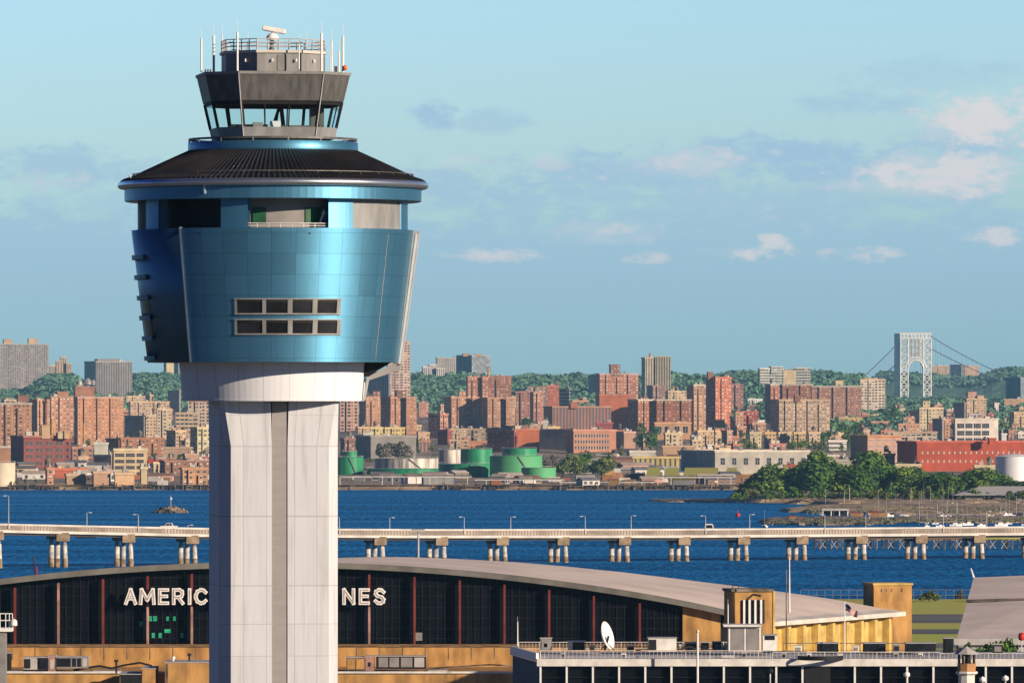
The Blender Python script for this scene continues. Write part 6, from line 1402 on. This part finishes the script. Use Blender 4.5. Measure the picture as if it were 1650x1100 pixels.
# curved dark canopy notch near the middle
mb = MB(); mb.lathe([(2.6, 0), (2.6, .5)], 24, -90, 90, cx=T(1322, 0)[0], cy=0); o = mb.build('canopy_ring', M['dark'], t); o.location.z = zr-.1
def rb(px0, px1, yt, yb, Yq, dep, name, m, label, cat, parts=(), rz=0): return roofbox(px0, px1, yt, yb, Yq, dep, name, m, label, cat, parts, None, rz)
rb(871, 889, 1028, 1048, 867, 1.6, 'vent_housing', 'grey', 'small grey vent housing near the left roof corner', 'roof unit', [(.1, .9, .15, .85, 'cablight', 'grille'), (.3, .6, .3, .6, 'white', 'badge')])
rb(915, 943, 1033, 1048, 866, 1.8, 'condenser_unit', 'lgrey', 'condenser unit with black fan grille left of the dish', 'air conditioner', [(.28, .95, .08, .92, 'dark', 'fan_grille')])
rb(1045, 1090, 1028, 1049, 864, 3.5, 'duct_housing', 'wht2', 'big pale duct box with black open end right of the dish', 'duct box', [(.02, .28, .08, .92, 'dark', 'opening')])
rb(1148, 1162, 1034, 1049, 867, 1.4, 'roof_box', 'dark', 'small black roof box left of the panelled shed', 'roof box', [(.2, .8, .2, .8, 'grey', 'grille')])
rb(1162, 1172, 1040, 1049, 866, 1.2, 'roof_box', 'wht2', 'little cream roof box touching the panelled shed', 'roof box', [(.2, .8, .2, .8, 'grey', 'grille')])
rb(1163, 1182, 1056, 1064, 853, 1.6, 'roof_box', 'wht2', 'flat cream box at the front railing', 'roof box', [(.1, .9, .2, .8, 'lgrey', 'panel')])
sh = rb(1174, 1226, 1010, 1049, 862, 4, 'roof_shed', 'lgrey', 'tall panelled rooftop shed with white frame before the louvred tower', 'roof shed', [(.0, .05, 0, 1, 'white', 'frame_post'), (.49, .53, 0, 1, 'white', 'frame_post'), (.95, 1.0, 0, 1, 'white', 'frame_post'), (.07, .47, .05, .95, 'grey', 'panel'), (.55, .93, .05, .95, 'grey', 'panel')])
MB().box(-.6, 53*S(862), -.6, 4.2, 39*S(862)+.08, 39*S(862)+.3).build('roof_plate', M['wht2'], sh)
rb(1229, 1252, 1023, 1049, 862, 3, 'white_cabinet', 'white', 'white cabinet standing right of the panelled rooftop shed', 'cabinet', [(.15, .85, .72, .98, 'darkglass', 'vent')])
rb(1318, 1351, 1036, 1051, 868, 3, 'canopy_box', 'dark', 'black canopy box left of the flagpole', 'roof unit', [(.05, .45, .1, .9, 'darkglass', 'opening'), (.55, .95, .1, .9, 'darkglass', 'opening')])
rb(1392, 1427, 1036, 1051, 868, 3, 'canopy_box', 'dark', 'black canopy box right of the flagpole', 'roof unit', [(.05, .95, .1, .9, 'darkglass', 'opening')])
rb(1460, 1508, 1036, 1050, 870, 3, 'canopy_box', 'dark', 'widest black canopy box, the rightmost one', 'roof unit', [(.05, .95, .1, .9, 'darkglass', 'opening')])
rb(1521, 1536, 1028, 1052, 862, 2, 'roof_box', 'dark', 'upright black box left of the lantern turret', 'roof box', [(.1, .9, .1, .9, 'darkglass', 'panel')])
rb(1104, 1123, 1035, 1049, 866, 2, 'fan_unit', 'timber', 'brown fan unit with pipes behind the white mast', 'roof unit', [(.1, .9, .1, .9, 'dark', 'fan')])
for i, px in enumerate((905, 1002, 1260, 1300, 1440, 1480)):
    rb(px, px+7, 1052, 1062, 854+i, .8, 'roof_vent', 'white' if i % 2 else 'grey', ['small grey vent box behind the front railing, left end', 'small white vent box behind the front railing, below the dish', 'small grey vent box right of the white cabinet', 'small white vent box left of the black canopy', 'small grey vent box right of the black canopies', 'small white vent box near the lantern turret'][i], 'vent', [(.2, .8, .3, .8, 'dark', 'slot')])
# dish seen nearly from the side
Y = 864; t2 = thing('satellite_dish', (XP(978, Y), Y, ZP(1048, Y)), 'large cream satellite dish tilted sideways on the terminal roof', 'satellite dish'); k = S(Y); R0 = 23*k
mb = MB(Matrix.Translation((1.5*k, 0, 25*k)) @ Vector((.90, -.36, .27)).to_track_quat('Z', 'Y').to_matrix().to_4x4())
pr = [(R0*i/8, -.35*R0*(1-(i/8)**2)) for i in range(9)]; pr[0] = (.01, pr[0][1]); mb.lathe(pr+[(R0*1.01, .02)]+[(max(.01, R0*i/8-.0), -.35*R0*(1-(i/8)**2)-.06) for i in range(8, -1, -1)], 36); mb.build('reflector', M['white'], t2, True)
MB().path([(-.3, .3, 0), (0, .4, 14*k), (.2, .4, 24*k)], .14, 6).build('mount', M['dark'], t2); MB().tube((-.8, 0, 0), (0, .4, 12*k), .07, 5).build('strut', M['dark'], t2); MB().tube((.9, 0, 0), (0, .4, 12*k), .07, 5).build('strut', M['dark'], t2)

rr = random.Random(21)
more = [(1195,1202,1051,1060,'grey','short grey cowl box below the panelled shed'),(1095,1101,1038,1049,'white','thin white vent box right of the big duct box'),(950,958,1040,1049,'lgrey','small pale vent box between condenser and dish'),(1010,1022,1040,1049,'grey','grey hatch right of the satellite dish'),(1375,1384,1040,1050,'white','white vent box between the black canopies'),(1440,1450,1038,1050,'grey','grey vent box between the two right canopies'),(1130,1142,1036,1049,'dark','dark pump box right of the white mast'),(1280,1292,1040,1051,'white','white tank-like box left of the first black canopy'),(1545,1552,1040,1052,'grey','grey box beside the lantern turret on the left'),(1600,1616,1038,1052,'dark','dark crate right of the lantern turret'),(1350,1358,1053,1064,'wht2','cream box at the front railing below the flag')]
for x0, x1, ya, yb, m_, lb in more: rb(x0, x1, ya, yb, 866 if yb < 1053 else 855, 1.1, 'roof_box', m_, lb, 'roof box', [(.15, .85, .2, .8, 'grey' if m_ != 'grey' else 'dark', 'grille')])
for i, (pa_, r_) in enumerate((([(1024, 1046), (1044, 1046), (1046, 1040)], .09), ([(1091, 1047), (1112, 1041), (1125, 1047), (1148, 1046)], .1), ([(1228, 1050), (1262, 1049), (1300, 1050)], .1), ([(1385, 1051), (1420, 1053), (1470, 1052)], .12))):
    o = MB().path([P(x, y, 860) for x, y in pa_], r_, 6).build('roof_pipe', M['timberd']); tag(o, ['bent pipe leading into the big duct box', 'looping pipe between duct box and panelled shed', 'straight dark pipe behind the white cabinet', 'dark pipe on the roof right of the flag'][i], 'pipe')
# white mast in front
Y = 846; t2 = thing('flagpole', (XP(1124, Y), Y, 2.5), 'bare thick white flagpole in front of the terminal windows', 'flagpole'); h = ZP(1019, Y)-2.5; MB().tube((0, 0, 0), (0, 0, h), .17, 10, .12).build('pole', M['white'], t2); MB().lathe([(.01, h-.05), (.22, h+.1), (.18, h+.3), (.01, h+.4)], 12).build('finial', M['tankc'], t2, True)
# flag
Y = 866; t2 = thing('flag_on_pole', (XP(1361, Y), Y, ZP(1050, Y)), 'american flag flying to the right on a white pole', 'flag'); k = S(Y); h = ZP(968, Y)-ZP(1050, Y); MB().tube((0, 0, 0), (0, 0, h), .08, 8, .05).build('pole', M['white'], t2)
mR = mat('flag_red', (.35, .02, .03), .8); mW = mat('flag_white', (.6, .55, .52), .8); mBl = mat('flag_blue', (.02, .03, .12), .8)
mb = MB(); nx_, nz_ = 14, 13
for i in range(nx_+1):
    for j in range(nz_+1):
        u = i/nx_; v = j/nz_; mb.v.append(Vector((.05+u*20*k, .25*math.sin(u*9+v*1.2), h-.3-v*11*k-u*12*k+.12*math.sin(u*7))))
for i in range(nx_):
    for j in range(nz_):
        a_ = i*(nz_+1)+j; mb.f.append([a_, a_+1, a_+nz_+2, a_+nz_+1]); mb.uv.append([(0, 0)]*4); mb.mi.append(2 if (i < 6 and j < 7) else (0 if j % 2 == 0 else 1))
mb.build('flag', [mR, mW, mBl], t2)
# lantern turret low right
Y = 835; t2 = thing('lantern_turret', (XP(1557.5, Y), Y, 2.5), 'small octagonal lantern turret with conical metal roof and red brick band', 'turret'); k = S(Y)
def zz(py): return ZP(py, Y)-2.5
MB().lathe([(21*k, zz(1053)), (20*k, zz(1052)), (3*k, zz(1042)), (.01, zz(1040))], 8).build('roof', M['lgrey'], t2)
for i in range(8): a_ = R(i*45+22.5); MB().tube((13*k*math.sin(a_), 13*k*math.cos(a_), zz(1068)), (13*k*math.sin(a_), 13*k*math.cos(a_), zz(1052)), .14, 5).build('post', M['timber'], t2)
MB().lathe([(7*k, zz(1068)), (7*k, zz(1052))], 12).build('core', M['dark'], t2); MB().lathe([(.01, zz(1068)), (15*k, zz(1068)), (14.5*k, zz(1080)), (17*k, zz(1081))], 8).build('brick_band', M['bstrip'], t2)
MB().lathe([(17.5*k, zz(1081)), (18*k, zz(1084)), (13*k, zz(1087)), (13*k, 0)], 8).build('base', M['wht2'], t2)
for i, (px, yb_) in enumerate(((1461, 1088), (1583, 1096), (1620, 1094), (1241, 1082))):
    t2 = thing('lamp_globe', (XP(px, 842), 842, ZP(1100, 842)-6), ['white globe lamp low before the windows, left of the turret', 'white bollard light just right of the turret', 'rightmost white bollard light at the bottom edge', 'dark slim lamp before the window bays'][i], 'lamp'); h = ZP(yb_, 842)-t2.location.z
    MB().tube((0, 0, 0), (0, 0, h), .08, 6).build('stem', M['rail'], t2); MB().lathe([(.01, h-.25), (.38, h), (.35, h+.3), (.01, h+.5)], 12).build('globe', M['white'] if i < 3 else M['dark'], t2, True)
# trucks, trees and the red ball behind the right railing
rr = random.Random(8)
for i, (px, py, hh, ww) in enumerate(((1590, 1052, 16, 90), (1622, 1052, 14, 80), (1560, 1055, 18, 70))):
    Y = 1000+i*8; s_ = S(Y); tree(px, 0, Y, hh*s_*1.1+ (ZP(py, Y)-2.5), ww*s_, 'B', ['dark round tree right of the lantern turret', 'dark tree at the foot of the grey hangar roof', 'low dark bush left of the round tree'][i], None, True, 2.5)
Y = 905; t2 = thing('red_sphere_marker', (XP(1646, Y), Y, ZP(1068, Y)), 'red ball marker on a short pole at the right edge', 'marker'); k = S(Y); MB().tube((0, 0, 0), (0, 0, 38*k), .08, 6).build('pole', M['rail'], t2); MB().lathe([(.01, 36*k), (4.6*k, 38*k), (5.4*k, 43*k), (4.6*k, 48*k), (.01, 50*k)], 16).build('ball', M['red'], t2, True)
# second hangar roof at the right
Y = 1150; t2 = thing('second_hangar', (XP(1541, Y), Y, 2.5), 'plain grey pitched hangar roof cut by the right edge', 'hangar'); 
def U(px, py, Yq): return (XP(px, Yq)-t2.location.x, Yq-t2.location.y, ZP(py, Yq)-2.5)
a_, b_, c_, d_ = U(1541, 1030, 1150), U(1760, 1030, 1150), U(1760, 922, 1290), U(1569, 930, 1290)
mb = MB(); mb.add([a_, b_, c_, d_], [(0, 1, 2, 3)]); v0, v1 = Vector(a_), Vector(d_)
mb.build('roof', M['hroof'], t2)
up = Vector((0, 0, .12)); mid0, mid1 = Vector(a_).lerp(Vector(d_), .56), Vector(b_).lerp(Vector(c_), .56); mb = MB(); mb.add([mid0+up, mid1+up, mid1+up*2+Vector((0, 2.5, .3)), mid0+up*2+Vector((0, 2.5, .3))], [(0, 1, 2, 3)]); mb.build('roof_seam', M['timber'], t2)
g0, g1 = Vector(U(1543, 1034, 1149)), Vector(U(1760, 1034, 1149)); mb = MB(); mb.box(g0.x-.6, g1.x, g0.y-.8, g0.y+.6, g0.z-.4, g0.z+.6); mb.build('gutter', M['lgrey'], t2)
mb = MB(); mb.box(g0.x+1, g1.x, g0.y, g0.y+2, 0, g0.z-.4); mb.build('front_wall', M['lgrey'], t2)
mb = MB(); e_ = Vector(d_); mb.add([a_, d_, (d_[0], d_[1], 0), (a_[0], a_[1], 0)], [(0, 1, 2, 3)]); mb.build('gable_wall', M['grey'], t2)
mb = MB(); mb.tube(Vector(d_), Vector(d_)+Vector((-.5, 0, 1.6)), .2, 6, .1); mb.build('roof_finial', M['white'], t2)
# dolphin piles and fence at the water's edge
Yq = 1748; t2 = thing('pile_cluster', (XP(1547, Yq), Yq, -.5), 'dark cluster of leaning timber piles at the water edge', 'pile cluster'); k = S(Yq)
for dx, l_, h in ((-6, -.3, 24), (-3, -.1, 30), (0, .1, 34), (3, .2, 28), (5, .5, 22), (-1, .3, 33), (2, -.3, 27)): MB().tube((dx*k*1.1, rnd.uniform(-.8, .8), 0), (dx*k*.6+l_, 0, h*k), .5, 7, .4).build('pile', M['timberd'], t2)
Yq = 1722; t2 = thing('shore_fence', (XP(1290, Yq), Yq, 2.5), 'thin grey wire fence along the airfield shore', 'fence'); k = S(Yq)
for i in range(22): x = i*13*k; MB().tube((x, 0, 0), (x, 0, 2.5), .05, 4).build('fence_post', M['grey'], t2)
mb = MB()
for z in (2.5, 1.3): mb.tube((0, 0, z), (21*13*k, 0, z), .05, 4)
mb.build('fence_wire', M['grey'], t2)
# low bushes by the shore
for i, (px, hh) in enumerate(((1487, 15), (1498, 20), (1508, 13), (1578, 16))):
    o = tree(px, 0, 1712, hh*S(1712), hh*1.6*S(1712), 'C', ['low olive shrub by the fence, nearest the pylon', 'tallest olive shrub by the shore fence', 'smallest olive shrub by the shore fence', 'olive shrub right of the pile cluster'][i], None, False, 2.4); o.name = 'shrub'; o['category'] = 'shrub'
# floodlight mast behind the hangar
Yq = 1300; t2 = thing('floodlight_mast', (XP(674, Yq), Yq, 2.5), 'tall floodlight mast rising behind the hangar roof before the causeway', 'floodlight mast'); k = S(Yq); h = ZP(852, Yq)-2.5
MB().tube((0, 0, 0), (0, 0, h), .28, 8, .16).build('pole', M['lgrey'], t2); MB().box(-11*k, 10*k, -.2, .2, h-.15, h+.05).build('crossbar', M['grey'], t2)
for dx in (-10, -5, 0, 5, 9): MB().box((dx-1.6)*k, (dx+1.6)*k, -.5, .3, h-.5, h-.05).build('floodlight', M['lgrey'], t2)
# ---------------------------------------------------------------- haze: even air round the whole place
hz = MB().box(-7100, 7100, -400, 14400, -3, 260).build('haze', bpy.data.materials.new('haze_air'))
hm = hz.data.materials[0]; hm.use_nodes = True; ht = hm.node_tree; ht.nodes.clear(); ho = nd(ht, 'ShaderNodeOutputMaterial'); hv = nd(ht, 'ShaderNodeVolumePrincipled')
hv.inputs['Color'].default_value = (.30, .64, .98, 1); hv.inputs['Density'].default_value = 2.8e-5; hv.inputs['Anisotropy'].default_value = .0
ht.links.new(hv.outputs[0], ho.inputs['Volume']); hz['kind'] = 'stuff'; tag(hz, 'thin bluish haze veiling the far shore and hills', 'haze')
